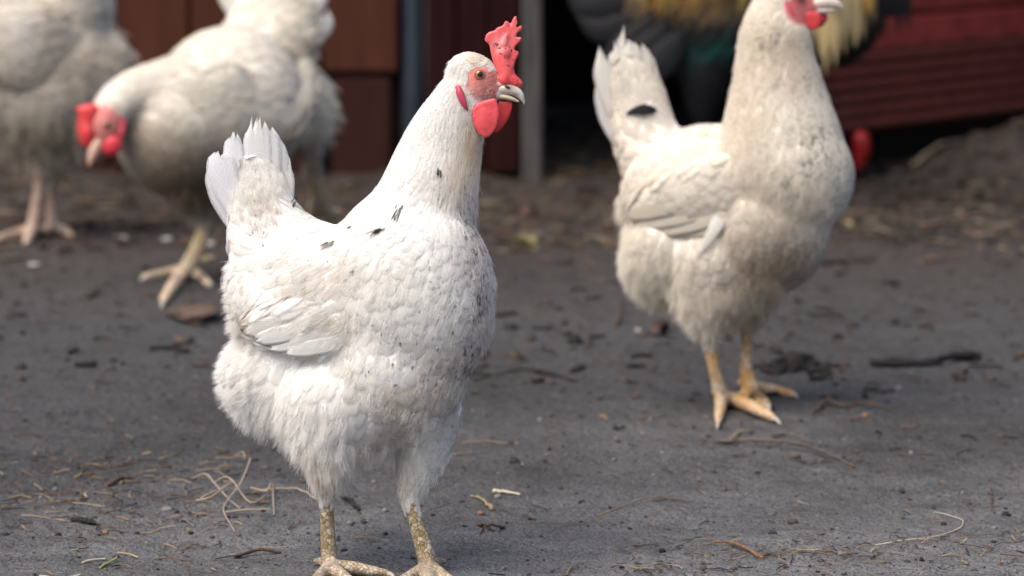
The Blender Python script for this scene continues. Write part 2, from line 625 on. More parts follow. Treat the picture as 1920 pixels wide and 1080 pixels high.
def fluff(name, V, Q, cfg, parent, mat, zones, per=26, radius=0.00009, pts=6, excl=None):
    """wispy down in tufts. zones: px,py,rx,ry,ntufts,len,spread,out,dx,dy"""
    c = V[Q].mean(1); cpx = to_px(c)
    nrm = np.cross(V[Q[:, 2]] - V[Q[:, 0]], V[Q[:, 3]] - V[Q[:, 1]]); nrm /= np.linalg.norm(nrm, axis=1)[:, None] + 1e-12
    allp, tint = [], []
    for (zx, zy, rx, ry, nt_, ln, sprd, outw, dx, dy) in zones:
        sel = np.where((((cpx[:, 0] - zx) / rx) ** 2 + ((cpx[:, 1] - zy) / ry) ** 2 < 1) & (~excl(cpx, c) if excl is not None else True))[0]
        if len(sel) == 0: continue
        ids = rng.choice(sel, nt_)
        root = c[ids]; nr = nrm[ids]
        dd = np.array([dx, 0, 0]) - dy * UP
        fl = dd[None] + nr * outw + rng.normal(0, 0.13, (nt_, 3))
        fl /= np.linalg.norm(fl, axis=1)[:, None]
        Ln = ln * rng.uniform(0.6, 1.25, nt_)
        tipc = root + fl * Ln[:, None] + np.array([0, 0, -0.12]) * Ln[:, None]
        for j in range(per):
            o1 = rng.normal(0, sprd, (nt_, 3)); o1 -= (o1 * nr).sum(1)[:, None] * nr * 0.8
            r0 = root + o1
            tp = tipc + o1 * rng.uniform(0.2, 1.3, (nt_, 1)) + rng.normal(0, sprd * 0.5, (nt_, 3)) - fl * Ln[:, None] * rng.uniform(0, .35, (nt_, 1))
            mid = (r0 + tp) / 2 + nr * Ln[:, None] * 0.10
            t = np.linspace(0, 1, pts)[None, :, None]
            cur = (1 - t) ** 2 * r0[:, None] + 2 * t * (1 - t) * mid[:, None] + t ** 2 * tp[:, None]
            allp.append(cur)
            tb = np.zeros((nt_, 4)); tb[:, :3] = cfg['base']; tb[:, :3] *= rng.uniform(0.94, 1.08, nt_)[:, None]
            tb = stain(cpx[ids], tb, cfg['stains'])
            if j == 0: dk = rng.random(nt_) < tb[:, 3] ** 1.4 * 0.36
            if j < 5: tb[dk, :3] = np.array([.10, .085, .08]) * rng.uniform(.5, 2.2, dk.sum())[:, None]
            tint.append(tb)
    A = np.concatenate(allp); tint = np.clip(np.concatenate(tint), 0, 1); tint[:, 3] = 0
    n = len(A)
    hc = bpy.data.hair_curves.new(name)
    hc.add_curves([pts] * n)
    off = np.array(parent_world(parent))
    hc.points.foreach_set('position', (A - off).astype(np.float32).ravel())
    ra = hc.attributes.get('radius') or hc.attributes.new('radius', 'FLOAT', 'POINT')
    ra.data.foreach_set('value', np.tile(np.linspace(1, 0.35, pts) * radius, n).astype(np.float32))
    ta = hc.attributes.new('tint', 'FLOAT_COLOR', 'CURVE')
    ta.data.foreach_set('color', tint.astype(np.float32).ravel())
    hc.materials.append(mat)
    o = bpy.data.objects.new(name, hc)
    link(o, parent); o['kind'] = 'stuff'
    return o


def hair_material():
    m, nt, p, out = new_mat('down strand')
    at = N(nt, 'Attribute', attribute_name='tint')
    nt.links.new(at.outputs['Color'], p.inputs['Base Color'])
    p.inputs['Roughness'].default_value = 0.7
    p.inputs['Specular IOR Level'].default_value = 0.2
    tr = N(nt, 'BsdfTranslucent'); nt.links.new(at.outputs['Color'], tr.inputs[0])
    mx = N(nt, 'MixShader'); mx.inputs[0].default_value = 0.4
    nt.links.new(p.outputs[0], mx.inputs[1]); nt.links.new(tr.outputs[0], mx.inputs[2]); nt.links.new(mx.outputs[0], out.inputs[0])
    return m


M_HAIR = hair_material()


def quill(name, Y0, parent, root, mid, tip, w, col, mat=None, ragged=0.15, camber=0.06, thick=0, roll=0.0, speck=0.0, lance=False, label=None):
    """one large feather (tail or wing), points in px space, w = full width px"""
    mat = mat or M_FEATHER_FAR
    a, b, c = (np.array(v, float) for v in (root, mid, tip))
    R, K = 14, 7
    t = np.linspace(0, 1, R)[:, None]
    C = (1 - t) ** 2 * a + 2 * t * (1 - t) * (2 * b - (a + c) / 2) + t * t * c
    T = np.gradient(C, axis=0); T /= np.linalg.norm(T, axis=1)[:, None]
    Z = np.array([0, 0, 1.0])
    A = np.cross(T, Z); A /= np.linalg.norm(A, axis=1)[:, None]
    tt = t[:, 0]
    if lance: prof = np.interp(tt, [0, .15, .45, .8, 1], [.35, .7, 1, .6, .05])
    else: prof = np.interp(tt, [0, .15, .5, .8, .92, 1], [.3, .62, .95, 1, .8, .38])
    V = np.zeros((R, K, 3)); uv = np.zeros((R, K, 2))
    rag = rng.normal(0, ragged * w, K)
    Ltot = np.linalg.norm(c - a)
    for k in range(K):
        u = -1 + 2 * k / (K - 1)
        V[:, k] = C + A * (u * prof * w / 2)[:, None] + Z * (-camber * w * (1 - abs(u)) + roll * u * w)
        V[:, k] += T * (np.clip((tt - 0.75) / 0.25, 0, 1) ** 2 * rag[k])[:, None]
        uv[:, k, 0] = u * 0.9; uv[:, k, 1] = tt * 0.95
    f = []
    for i in range(R - 1):
        for k in range(K - 1):
            f.append((i * K + k, i * K + k + 1, (i + 1) * K + k + 1, (i + 1) * K + k))
    tint = np.tile(np.array([*col, speck]), (R * K, 1))
    Vw = W(V.reshape(-1, 3), Y0)
    # the shaft: a fine ridge tube
    o = mesh_obj(name, Vw, np.array(f), mat, parent, uv=uv.reshape(-1, 2), tint=tint)
    so = o.modifiers.new('vane', 'SOLIDIFY'); so.thickness = 0.0005
    if label: o['label'] = label
    return o


def piece(name, shape, Y0, parent, mat, col=(0.5, 0.5, 0.5), voxel=None, iters=4, colfn=None, label=None):
    """a small smooth part from shapes in px space"""
    if voxel:
        V, Q = remesh(shape if isinstance(shape, list) else [shape], Y0, voxel, None, iters)
    else:
        V, f = join(shape) if isinstance(shape, list) else shape
        V = W(V, Y0); Q = f
    tint = np.tile(np.array([*col, 0.0]), (len(V), 1))
    if colfn is not None: tint = colfn(to_px(V), tint)
    o = mesh_obj(name, V, Q, mat, parent, tint=np.clip(tint, 0, 1))
    if label: o['label'] = label
    return o


def gtoe(Y0, pts):
    """toe centre line from ground points (px,py,r): rests on the ground"""
    m = Y0 / F
    return [(x, y - r * 0.8, (gy(y) - Y0) / m, r) for x, y, r in pts]


def claw(Y0, parent, p, q, r):
    m = Y0 / F
    za, zb = (gy(p[1]) - Y0) / m, (gy(q[1]) - Y0) / m
    mid = ((p[0] + q[0]) / 2, (p[1] + q[1]) / 2 - r * 1.2, (za + zb) / 2)
    v = tube([(p[0], p[1] - r, za, r), (*mid, r * 0.75), (q[0], q[1] - r * 0.2, zb, r * 0.15)], n=10, k=4)
    return piece('claw', v, Y0, parent, M_CLAW)


def eye(Y0, parent, c, r, axis=(0.25, -0.05, -1.0), iris=M_IRIS):
    """eyeball with iris and pupil, in px space; axis = gaze"""
    ax = np.array(axis, float); ax /= np.linalg.norm(ax)
    v, f = ell(0, 0, 0, r, r, r, n=32)
    # rotate pole (+y) to axis
    y = np.array([0, 1., 0]); vx = np.cross(y, ax); s = np.linalg.norm(vx); cc = y @ ax
    K = np.array([[0, -vx[2], vx[1]], [vx[2], 0, -vx[0]], [-vx[1], vx[0], 0]])
    Rm = np.eye(3) + K + K @ K * ((1 - cc) / (s * s + 1e-9))
    v = v @ Rm.T
    mi = []
    for q in f:
        cn = v[list(q)].mean(0); a = math.degrees(math.acos(np.clip(cn @ ax / np.linalg.norm(cn), -1, 1)))
        mi.append(1 if a < 29 else 0 if a < 70 else 2)
    o = mesh_obj('eye', W(v + np.array(c), Y0), f, [iris, M_PUPIL, M_LID], parent, midx=mi)
    # lids: ring
    ref = np.cross(ax, [0, 0, 1.]) if abs(ax[2]) < 0.99 else np.array([1., 0, 0])
    A = np.cross(ax, [0, 1, 0]); A /= np.linalg.norm(A); B = np.cross(ax, A)
    n1, n2 = 28, 8; V = []; fs = []
    for i in range(n1):
        a = 2 * math.pi * i / n1
        rad = A * math.cos(a) * 1.04 + B * math.sin(a) * 0.93
        for j in range(n2):
            b = 2 * math.pi * j / n2
            V.append(np.array(c) + rad * (r * 0.95 + r * 0.16 * math.cos(b)) + ax * (r * 0.42 + r * 0.16 * math.sin(b)))
    for i in range(n1):
        for j in range(n2):
            fs.append((i * n2 + j, i * n2 + (j + 1) % n2, ((i + 1) % n1) * n2 + (j + 1) % n2, ((i + 1) % n1) * n2 + j))
    mesh_obj('eyelid', W(np.array(V), Y0), fs, M_LID, parent)
    return o


RED = (0.62, 0.055, 0.05)
PINK = (0.60, 0.20, 0.17)


def make_bird(c):
    """c: dict describing one bird"""
    Y0 = c['Y0']
    root = empty(c['name'], G(*c['foot'])); root.location.z = 0
    setp(root, c['label'], c['cat'], c.get('group'))
    fine = c.get('fine', 0.0035)
    legz = c['leg_line']             # px row below which legs are scaly

    def sm(px):
        w = np.ones(len(px))
        hx, hy, hr = c['head']
        dh = np.hypot(px[:, 0] - hx, px[:, 1] - hy)
        w = np.where(dh < hr, 0.2, w)
        w = np.minimum(w, 0.2 + 0.8 * np.clip((dh - hr) / hr, 0, 1))
        for (lx0, lx1, ly) in legz:
            inleg = (px[:, 0] > lx0) & (px[:, 0] < lx1) & (px[:, 1] > ly)
            w = np.where(inleg, 0.06, w)
        return w
    V, Q = remesh(c['body'], Y0, fine, sm, c.get('iters', 36))
    px = to_px(V)
    vn = vnormals(V, Q)
    # skin noise so that the underlying form is not a perfect solid
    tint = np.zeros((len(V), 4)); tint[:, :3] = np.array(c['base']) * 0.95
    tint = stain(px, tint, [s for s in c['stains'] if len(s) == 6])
    legmask = np.zeros(len(V), bool)
    for (lx0, lx1, ly) in legz:
        legmask |= (px[:, 0] > lx0) & (px[:, 0] < lx1) & (px[:, 1] > ly)
    tint[legmask, :3] = c['leg_col']
    if 'leg_stains' in c:
        t2 = tint[legmask].copy(); tint[legmask] = stain(px[legmask], t2, c['leg_stains'])
    fx, fy, frx, fry, frot = c['face']
    a = math.radians(frot)
    du = ((px[:, 0] - fx) * math.cos(a) + (px[:, 1] - fy) * math.sin(a)) / frx
    dv = (-(px[:, 0] - fx) * math.sin(a) + (px[:, 1] - fy) * math.cos(a)) / fry
    fd = np.sqrt(du * du + dv * dv)
    facemask = fd < 1.15
    fw = np.clip((1.15 - fd) / 0.3, 0, 1)[:, None]
    fcol = np.tile(np.array(c.get('face_col', PINK)), (len(V), 1))
    fcol = stain(px, np.hstack([fcol, np.zeros((len(V), 1))]), c.get('face_stains', []))[:, :3]
    tint[:, :3] = np.where(facemask[:, None], tint[:, :3] * (1 - fw) + fcol * fw, tint[:, :3])
    pm = np.zeros(len(Q), int)
    pm[facemask[Q].all(1)] = 1
    pm[legmask[Q].all(1)] = 2
    body = mesh_obj('body', V, Q, [M_UNDER, M_FACE, M_LEG], root, tint=np.clip(tint, 0, 1), midx=pm)

    def bare(p, P):
        du = ((p[:, 0] - fx) * math.cos(a) + (p[:, 1] - fy) * math.sin(a)) / frx
        dv = (-(p[:, 0] - fx) * math.sin(a) + (p[:, 1] - fy) * math.cos(a)) / fry
        b = du * du + dv * dv < 1.0
        for (lx0, lx1, ly) in legz:
            b |= (p[:, 0] > lx0) & (p[:, 0] < lx1) & (p[:, 1] > ly - 2)
        return b
    cfg = dict(guides=c['guides'], base=c['base'], stains=c['stains'])
    if 'tipdark' in c: cfg['tipdark'] = c['tipdark']
    plume('plumage', V, Q, cfg, root, c.get('fmat', M_FEATHER), c.get('spacing', 0.62), bare, c.get('maxn', 12000),
          wid=c.get('wid', WID), cand=c.get('cand', 70000), jitter=c.get('jitter', 0.16))
    for wg in c.get('wings', []):
        Vw_, Qw = remesh(wg['shape'], Y0, fine, None, 10)
        pxw = to_px(Vw_)
        tw = np.zeros((len(Vw_), 4)); tw[:, :3] = np.array(c['base']) * .95
        tw = stain(pxw, tw, [s for s in c['stains'] if len(s) == 6])
        wo = mesh_obj('wing', Vw_, Qw, M_UNDER, root, tint=tw)
        cw = dict(guides=wg['guides'], base=c['base'], stains=c['stains'])
        plume('covert_feathers', Vw_, Qw, cw, wo, c.get('fmat', M_FEATHER), wg.get('spacing', 0.55), None, 2500, jitter=0.1, cand=20000, wid=c.get('wid', WID))
        for q in wg.get('quills', []):
            quill('flight_feather', Y0, wo, *q[:3], q[3], q[4], mat=c.get('fmat', M_FEATHER_FAR), ragged=0.06, camber=q[5] if len(q) > 5 else 0.12)
    for q in c.get('tail', []):
        quill('tail_feather', Y0, root, *q[:3], q[3], q[4], mat=c.get('qmat', M_FEATHER), ragged=q[5] if len(q) > 5 else 0.15, roll=q[6] if len(q) > 6 else 0, lance=c.get('lance', False))
    if c.get('fluff'):
        fluff('down', V, Q, cfg, root, M_HAIR, c['fluff'], c.get('per', 26), c.get('hair_r', 0.00009), excl=bare)
    if c.get('marks'):
        o = fluff('dark_flecks', V, Q, dict(base=(.05, .043, .042), stains=[]), root, M_HAIR, [(m[0], m[1], m[2], m[3], m[4], m[5], .0004, (.14 if m[5] < .005 else .34), m[6], m[7]) for m in c['marks']], 9, 0.00010)
    for cl in c.get('claws', []):
        claw(Y0, root, *cl)
    return root, V, Q


# feather direction guides: px,py, dx,dy, length, width, lift (metres)
WHT = (0.885, 0.87, 0.845)
Y1 = 2.90
DIRT = (0.20, 0.16, 0.13); TAN = (0.52, 0.42, 0.30); CREAM = (0.74, 0.58, 0.38); ROSE = (0.50, 0.42, 0.40)

hen1_body = [
    ell(893, 150, 0, 44, 47, 36), ell(880, 128, 0, 40, 31, 31), ell(912, 170, 0, 32, 24, 24),
    tube([(905, 148, 0, 26, 24), (932, 160, 0, 18, 17), (950, 168, 0, 12, 12)]),
    tube([(880, 152, 0, 39, 35), (860, 195, 0, 54, 46), (841, 240, 2, 68, 56), (824, 290, 4, 80, 68), (809, 340, 0, 89, 80),
          (794, 395, 0, 104, 92), (770, 455, -5, 132, 108), (745, 520, -5, 150, 112)]),
    ell(776, 555, -30, 156, 190, 122), ell(742, 690, -12, 138, 130, 118), ell(645, 756, 5, 138, 106, 112),
    ell(540, 708, 60, 126, 102, 98, 8),
    tube([(484, 290, 60, 34, 9), (487, 318, 62, 46, 17), (492, 345, 62, 50, 24), (493, 378, 60, 62, 38), (502, 425, 55, 80, 54), (535, 485, 45, 108, 80), (600, 545, 25, 138, 105), (690, 580, 0, 140, 110)]),
    ell(560, 570, 32, 134, 100, 88), ell(470, 530, 50, 46, 80, 50),
    # legs
    tube([(610, 800, -36, 74, 60), (612, 850, -34, 50, 44), (612, 885, -26, 30, 28), (612, 910, -20, 20, 20), (612, 935, -16, 15, 16), (613, 965, -12, 14, 14),
          (615, 1010, -6, 15, 14), (618, 1048, 0, 17, 16), (620, 1068, 0, 19, 18)], n=16),
    tube([(806, 770, 44, 66, 56), (796, 830, 44, 56, 48), (780, 880, 38, 40, 36), (768, 915, 30, 28, 26), (768, 938, 26, 19, 19), (776, 965, 20, 16, 16),
          (788, 1005, 10, 16, 15), (799, 1042, 3, 18, 17), (804, 1066, 0, 20, 18)], n=16),
]
for t in ([(620, 1074, 15), (660, 1076, 14), (700, 1080, 11), (728, 1082, 8)], [(618, 1076, 15), (600, 1092, 13), (576, 1114, 9)],
          [(622, 1076, 15), (655, 1100, 12), (690, 1122, 9)], [(618, 1070, 12), (604, 1060, 9), (590, 1056, 6)],
          [(804, 1074, 15), (776, 1088, 13), (742, 1102, 9)], [(804, 1074, 15), (832, 1092, 13), (862, 1110, 9)],
          [(804, 1076, 15), (806, 1100, 13), (810, 1130, 9)], [(806, 1070, 12), (822, 1060, 9), (834, 1057, 6)]):
    hen1_body.append(tube(gtoe(Y1, t), n=12, k=4))

hen1_guides = [
    (925, 110, -1, .2, .006, .003, .0005), (890, 105, -1, .15, .008, .0035, .0008), (860, 130, -.8, .7, .010, .004, .0008), (868, 165, -.4, 1, .010, .004, .0006),
    (840, 190, -.5, 1, .017, .0038, .0004), (880, 240, -.1, 1, .018, .0038, .0004), (800, 240, -.45, 1, .019, .0042, .0004), (850, 300, -.25, 1, .020, .0045, .0004),
    (895, 320, -.02, 1, .019, .0042, .0004), (760, 330, -.5, .9, .021, .0048, .0005), (830, 390, -.3, 1, .021, .0058, .0005), (890, 430, .0, 1, .020, .005, .0005),
    (700, 410, -.7, .7, .020, .008, .0009), (760, 460, -.5, .85, .021, .009, .001), (650, 470, -.9, .35, .023, .010, .001), (820, 500, -.3, 1, .021, .010, .0012),
    (905, 520, .03, 1, .018, .008, .001), (720, 540, -.65, .75, .024, .0135, .0020), (840, 590, -.35, .95, .023, .0145, .0026), (900, 620, -.15, 1, .018, .009, .001),
    (760, 640, -.45, .85, .024, .0155, .0028), (850, 690, -.4, .85, .019, .0115, .0013), (700, 690, -.35, .9, .025, .016, .0030), (640, 660, -.35, .9, .025, .016, .0030), (780, 740, -.5, .8, .022, .0135, .0024),
    (620, 560, -.85, .5, .026, .013, .0014), (520, 560, -.8, .6, .026, .013, .0014), (600, 450, -.9, -.1, .024, .010, .0012), (560, 420, -.5, -.75, .024, .010, .001),
    (500, 350, -.15, -1, .024, .010, .001), (450, 360, -.3, -1, .022, .010, .001), (520, 450, -.6, -.5, .024, .012, .0016), (460, 450, -.5, -.3, .023, .013, .0022),
    (450, 540, -.6, .7, .023, .014, .0025), (500, 500, -.8, .3, .024, .014, .0020),
    (500, 660, -.75, .55, .030, .015, .0030), (440, 690, -.8, .5, .024, .012, .0034), (560, 720, -.45, .85, .032, .016, .0032), (500, 770, -.5, .85, .030, .014, .0030),
    (600, 820, -.2, 1, .030, .013, .0028), (680, 800, -.1, 1, .028, .014, .0026), (700, 860, .1, 1, .020, .009, .0020), (620, 890, 0, 1, .015, .007, .001),
    (820, 790, -.1, 1, .020, .008, .001), (800, 860, -.1, 1, .018, .007, .0008), (770, 920, -.1, 1, .011, .005, .0005), (740, 860, .1, 1, .018, .008, .001),
]
hen1_stains = [
    (904, 112, 24, 11, .8, CREAM), (888, 270, 24, 60, .75, CREAM), (860, 330, 30, 60, .35, CREAM), (884, 430, 28, 80, .6, ROSE), (910, 560, 26, 100, .65, ROSE), (880, 680, 44, 70, .6, ROSE),
    (830, 690, 60, 50, .16, TAN), (790, 740, 80, 40, .5, TAN), (640, 590, 50, 30, .35, TAN), (600, 520, 60, 30, .3, TAN), (700, 500, 90, 40, .12, TAN), (500, 590, 60, 30, .22, TAN), (462, 600, 14, 26, .55, TAN),
    (490, 395, 34, 26, .3, TAN), (520, 395, 20, 30, .2, TAN), (445, 560, 24, 30, .25, TAN), (650, 695, 20, 14, .5, TAN), (690, 697, 12, 9, .4, DIRT),
    (720, 830, 60, 40, .35, ROSE), (560, 870, 60, 30, .35, TAN), (700, 880, 60, 24, .45, (0.42, .30, .22)), (765, 900, 20, 60, .25, TAN), (620, 900, 30, 14, .5, TAN), (850, 165, 12, 30, .1, DIRT),
    
    
    (880, 430, 30, 100, 1.0), (900, 530, 26, 80, .95), (890, 620, 34, 60, .75), (830, 380, 40, 60, .45), (850, 500, 60, 90, .40), (800, 620, 90, 100, .35), (820, 700, 70, 40, .55), (690, 690, 50, 20, .6), (700, 560, 90, 40, .35), (480, 420, 50, 60, .35),
]
cfg1 = dict(
    name='hen', cat='hen', Y0=Y1, foot=(710, 1068), label='sharp white hen in front, standing in profile with upright red comb and scaly pale legs',
    group='white hens in the yard', fine=0.0019, iters=30, body=hen1_body, head=(905, 150, 62), leg_line=[(560, 745, 925), (735, 900, 942)],
    base=WHT, leg_col=(0.24, 0.165, 0.06), leg_stains=[(612, 960, 20, 40, .5, (.16, .13, .035)), (620, 1060, 70, 26, .7, (.36, .26, .20)), (790, 1075, 80, 26, .6, (.36, .26, .20)), (780, 960, 20, 20, .4, (.30, .24, .08))],
    face=(908, 158, 41, 33, 28), face_col=(0.70, 0.27, 0.23), face_stains=[(896, 138, 24, 17, .75, (.66, .15, .12)), (918, 172, 20, 7, .85, (.60, .07, .06)), (900, 190, 40, 12, .5, (.30, .13, .12)), (930, 150, 14, 14, .4, (.58, .14, .11))],
    guides=hen1_guides, stains=hen1_stains, spacing=0.60, maxn=14000, cand=110000,
    marks=[(751, 386, 6, 10, 34, .010, -.3, 1), (743, 403, 5, 8, 16, .008, -.3, 1), (716, 432, 11, 5, 16, .008, -.9, .5), (824, 316, 3, 8, 5, .008, -.2, 1), (882, 430, 26, 110, 150, .0032, -.05, 1), (900, 540, 20, 90, 60, .0034, 0, 1), (840, 470, 60, 110, 90, .003, -.2, 1), (800, 640, 110, 90, 80, .003, -.4, .9), (885, 650, 26, 60, 50, .0034, -.2, 1), (690, 480, 90, 50, 24, .003, -.7, .6), (480, 420, 40, 50, 22, .003, -.2, -.6), (840, 260, 50, 80, 24, .003, -.2, 1), (822, 318, 3, 6, 5, .006, -.2, 1), (820, 300, 2, 3, 2, .005, -.1, 1), (625, 454, 9, 4, 10, .011, -.8, .7), (549, 384, 3, 7, 6, .007, .25, -1), (478, 386, 5, 3, 4, .005, .7, .5), (668, 506, 5, 3, 3, .006, -.7, .6), (660, 424, 3, 3, 3, .005, -.6, .6), (456, 459, 3, 2, 2, .004, .8, .2),
           (646, 493, 2, 3, 2, .004, -.6, .6), (690, 697, 6, 5, 4, .004, -.3, 1), (730, 722, 9, 4, 3, .006, .9, -.7), (750, 640, 5, 4, 3, .004, -.3, 1), (915, 92, 3, 3, 6, .004, -1, .2)],
    wings=[dict(shape=[tube([(800, 510, -44, 50, 20), (720, 562, -58, 60, 26), (640, 592, -62, 62, 28), (560, 602, -54, 54, 26), (500, 606, -38, 40, 20), (462, 608, -20, 17, 9)])],
                guides=[(740, 540, -.75, .65, .026, .015, .0012), (650, 570, -.8, .55, .030, .015, .0016), (560, 590, -.85, .5, .036, .015, .0016), (480, 600, -.9, .35, .030, .013, .001)],
                spacing=0.5,
                quills=[((640, 560, -66), (540, 580, -62), (453, 607, -34), 26, (.80, .74, .66), .03), ((650, 578, -72), (550, 600, -76), (463, 622, -42), 34, (.80, .77, .73), .03), ((660, 594, -76), (568, 618, -80), (482, 636, -52), 34, (.84, .83, .80), .03),
                        ((670, 610, -80), (590, 634, -84), (508, 649, -60), 32, (.84, .83, .81), .03), ((680, 622, -84), (615, 646, -88), (538, 657, -72), 30, (.84, .83, .80), .03)])],
    tail=[((468, 440, 60), (426, 352, 58), (413, 288, 56), 58, (.88, .88, .90), .05, .1), ((478, 440, 64), (446, 335, 62), (437, 254, 60), 40, (.88, .88, .89), .14, .1),
          ((486, 440, 70), (466, 335, 70), (462, 270, 70), 46, (.86, .86, .86), .30), ((490, 440, 62), (474, 330, 58), (474, 234, 54), 34, (.88, .88, .87), .24, .1),
          ((498, 440, 60), (490, 330, 56), (488, 231, 50), 44, (.88, .87, .86), .2, .08), ((505, 440, 60), (505, 335, 56), (502, 238, 50), 46, (.88, .87, .85), .16, .06), ((514, 440, 64), (521, 345, 60), (513, 256, 56), 46, (.86, .85, .83), .12),
          ((530, 430, 60), (541, 350, 60), (538, 290, 58), 11, (.86, .86, .86), .1), ((455, 440, 80), (424, 370, 82), (413, 308, 84), 64, (.86, .86, .88), .05),
          ((520, 440, 64), (532, 370, 60), (530, 310, 60), 40, (.84, .83, .81), .15)],
    fluff=[(440, 690, 44, 90, 600, .009, .0014, .28, -.8, .35), (540, 800, 120, 66, 500, .012, .0018, .07, -.35, .9), (640, 862, 90, 36, 260, .010, .0018, .12, .02, 1), (605, 885, 34, 24, 160, .013, .002, .14, .1, 1), (636, 862, 24, 22, 60, .014, .0018, .2, .15, 1),
           (735, 850, 26, 22, 40, .009, .002, .15, .0, 1), (540, 690, 90, 60, 160, .012, .002, .06, -.6, .65), (800, 850, 60, 80, 200, .008, .0018, .02, -.2, 1), (440, 560, 30, 70, 200, .006, .0015, .22, -.8, .3),
           (600, 620, 50, 40, 160, .014, .0022, .16, -.7, .4), (845, 130, 24, 40, 200, .004, .001, .12, -.7, .6), (850, 250, 80, 130, 3000, .009, .0018, .012, -.25, 1), (870, 400, 50, 90, 500, .007, .002, .008, -.05, 1),
           (905, 500, 26, 150, 400, .007, .002, .012, 0, 1), (760, 470, 150, 90, 450, .009, .002, .01, -.5, .8), (770, 650, 150, 130, 760, .008, .002, .012, -.4, .9), (600, 500, 90, 50, 260, .010, .002, .01, -.85, .4), (480, 350, 56, 40, 420, .010, .0014, .05, -.15, -1), (480, 400, 50, 40, 240, .008, .0016, .04, -.2, -.9)],
    per=12, hair_r=0.00008,
)
root1, V1, Q1 = make_bird(cfg1)

# --- head parts of the foremost hen
comb_poly = [(918, 150), (934, 158), (950, 163), (966, 165), (976, 158), (974, 148), (964, 138), (961, 126), (964, 113), (969, 103), (969, 97), (962, 94), (965, 86), (973, 78), (974, 71), (965, 71), (967, 64), (975, 58), (974, 50), (964, 57),
             (966, 44), (965, 33), (959, 38), (955, 52), (952, 44), (946, 42), (942, 50), (932, 54), (928, 59), (918, 62), (912, 69), (911, 78), (918, 84), (921, 98), (924, 112), (928, 130)]
comb_poly = [((x - 942) * 1.09 + 943, (y - 100) * 1.05 + 100) for x, y in comb_poly]
def combcol(px, t): return stain(px, t, [(938, 82, 20, 20, .55, (.92, .36, .36)), (966, 62, 8, 20, .35, (.92, .30, .29)), (962, 150, 20, 12, .4, (.60, .03, .03)), (936, 88, 14, 14, .35, (.70, .25, .24))])  # pale pink patches: highlights put into the comb colour
piece('comb', [slab(comb_poly, -4, 12), tube([(952, 146, -6, 13, 11), (966, 154, -6, 10, 10), (974, 157, -6, 6, 7)]), tube([(940, 100, -6, 12, 9), (948, 135, -6, 15, 12), (945, 150, -5, 16, 14)]),
               tube([(944, 84, -8, 8), (950, 66, -8, 5)]), ell(946, 100, -8, 12, 16, 9)],
      Y1, root1, M_COMBDIRT, (0.80, 0.105, 0.11), 0.0008, 2, combcol)
wcol = (0.78, 0.088, 0.105)
def wat(px, t):
    return stain(px, t, [(905, 200, 22, 14, .35, (.50, .03, .03)), (908, 240, 16, 16, .3, (.72, .12, .11))])
piece('wattle', [slab([(930, 183), (936, 205), (935, 228), (926, 248), (911, 259), (896, 250), (886, 231), (882, 212), (890, 197), (908, 188)], -38, 10), ell(908, 224, -40, 19, 27, 7)], Y1, root1, M_COMB, wcol, 0.0011, 5, wat)
piece('wattle', [slab([(934, 188), (959, 190), (960, 206), (952, 227), (939, 243), (927, 250), (929, 220)], -4, 8), ell(941, 212, -4, 11, 20, 5, -15)], Y1, root1, M_COMB, (0.56, 0.04, 0.04), 0.0011, 5)
piece('earlobe', [tube([(858, 162, -46, 6, 4), (863, 176, -49, 8, 6), (869, 192, -50, 7, 5), (876, 206, -48, 3, 3)])], Y1, root1, M_COMB, (0.55, 0.06, 0.11), 0.0011, 3, label='deep pink ear lobe')
def beakcol(px, t): return stain(px, t, [(956, 164, 10, 7, .8, (.12, .12, .14)), (975, 176, 10, 9, .45, (.62, .62, .62)), (965, 178, 9, 4, .7, (.16, .15, .16)), (983, 180, 3, 12, .6, (.2, .2, .2))])
bk = piece('beak', [tube([(934, 168, -4, 10, 13), (952, 167, -7, 10.5, 11), (966, 171, -9, 10, 9), (976, 179, -10, 7.5, 6.5), (981.5, 189, -11, 4, 3.6), (983, 197, -11, 1.6, 1.6)])], Y1, root1, M_BEAK, (0.56, 0.49, 0.40), 0.0010, 2, beakcol)
piece('lower_mandible', [tube([(930, 180, -4, 7, 11), (948, 182, -7, 5.5, 9), (962, 186, -9, 4.5, 6.5), (973, 191, -10, 2.4, 3.6)])], Y1, bk, M_BEAK, (0.56, 0.47, 0.36), 0.0010, 2)
piece('nostril', [ell(951, 163, -18, 6, 2.6, 2.2, 25, 12)], Y1, bk, M_BEAK, (0.04, 0.035, 0.04))
eye(Y1, root1, (898.5, 139.5, -31), 9.6, (0.25, -0.05, -1.0))
eye(Y1, root1, (898.5, 139.5, 31), 9.6, (0.25, -0.05, 1.0))
fluff('ear_tuft', V1, Q1, dict(base=(.84, .82, .8), stains=[]), root1, M_HAIR, [(866, 146, 12, 12, 45, .006, .0007, .35, .2, .9), (900, 112, 24, 8, 45, .005, .0008, .25, -.8, .2)], 22, 0.00008)
fluff('face_bristles', V1, Q1, dict(base=(.78, .70, .66), stains=[]), root1, M_HAIR, [(898, 176, 30, 16, 110, .0030, .0012, .12, -.9, .35), (915, 168, 20, 8, 8, .002, .0012, .12, -.9, .2)], 10, 0.00006)
fluff('nasal_bristles', V1, Q1, dict(base=(.72, .60, .45), stains=[]), root1, M_HAIR, [(948, 152, 8, 8, 10, .009, .0008, .2, .9, -.9)], 10, 0.00008)
for cl in [((728, 1082), (742, 1088), 5.5), ((576, 1114), (566, 1126), 6), ((690, 1122), (706, 1132), 6), ((742, 1102), (728, 1112), 6), ((862, 1110), (876, 1120), 6), ((810, 1130), (812, 1146), 6)]:
    claw(Y1, root1, *cl)

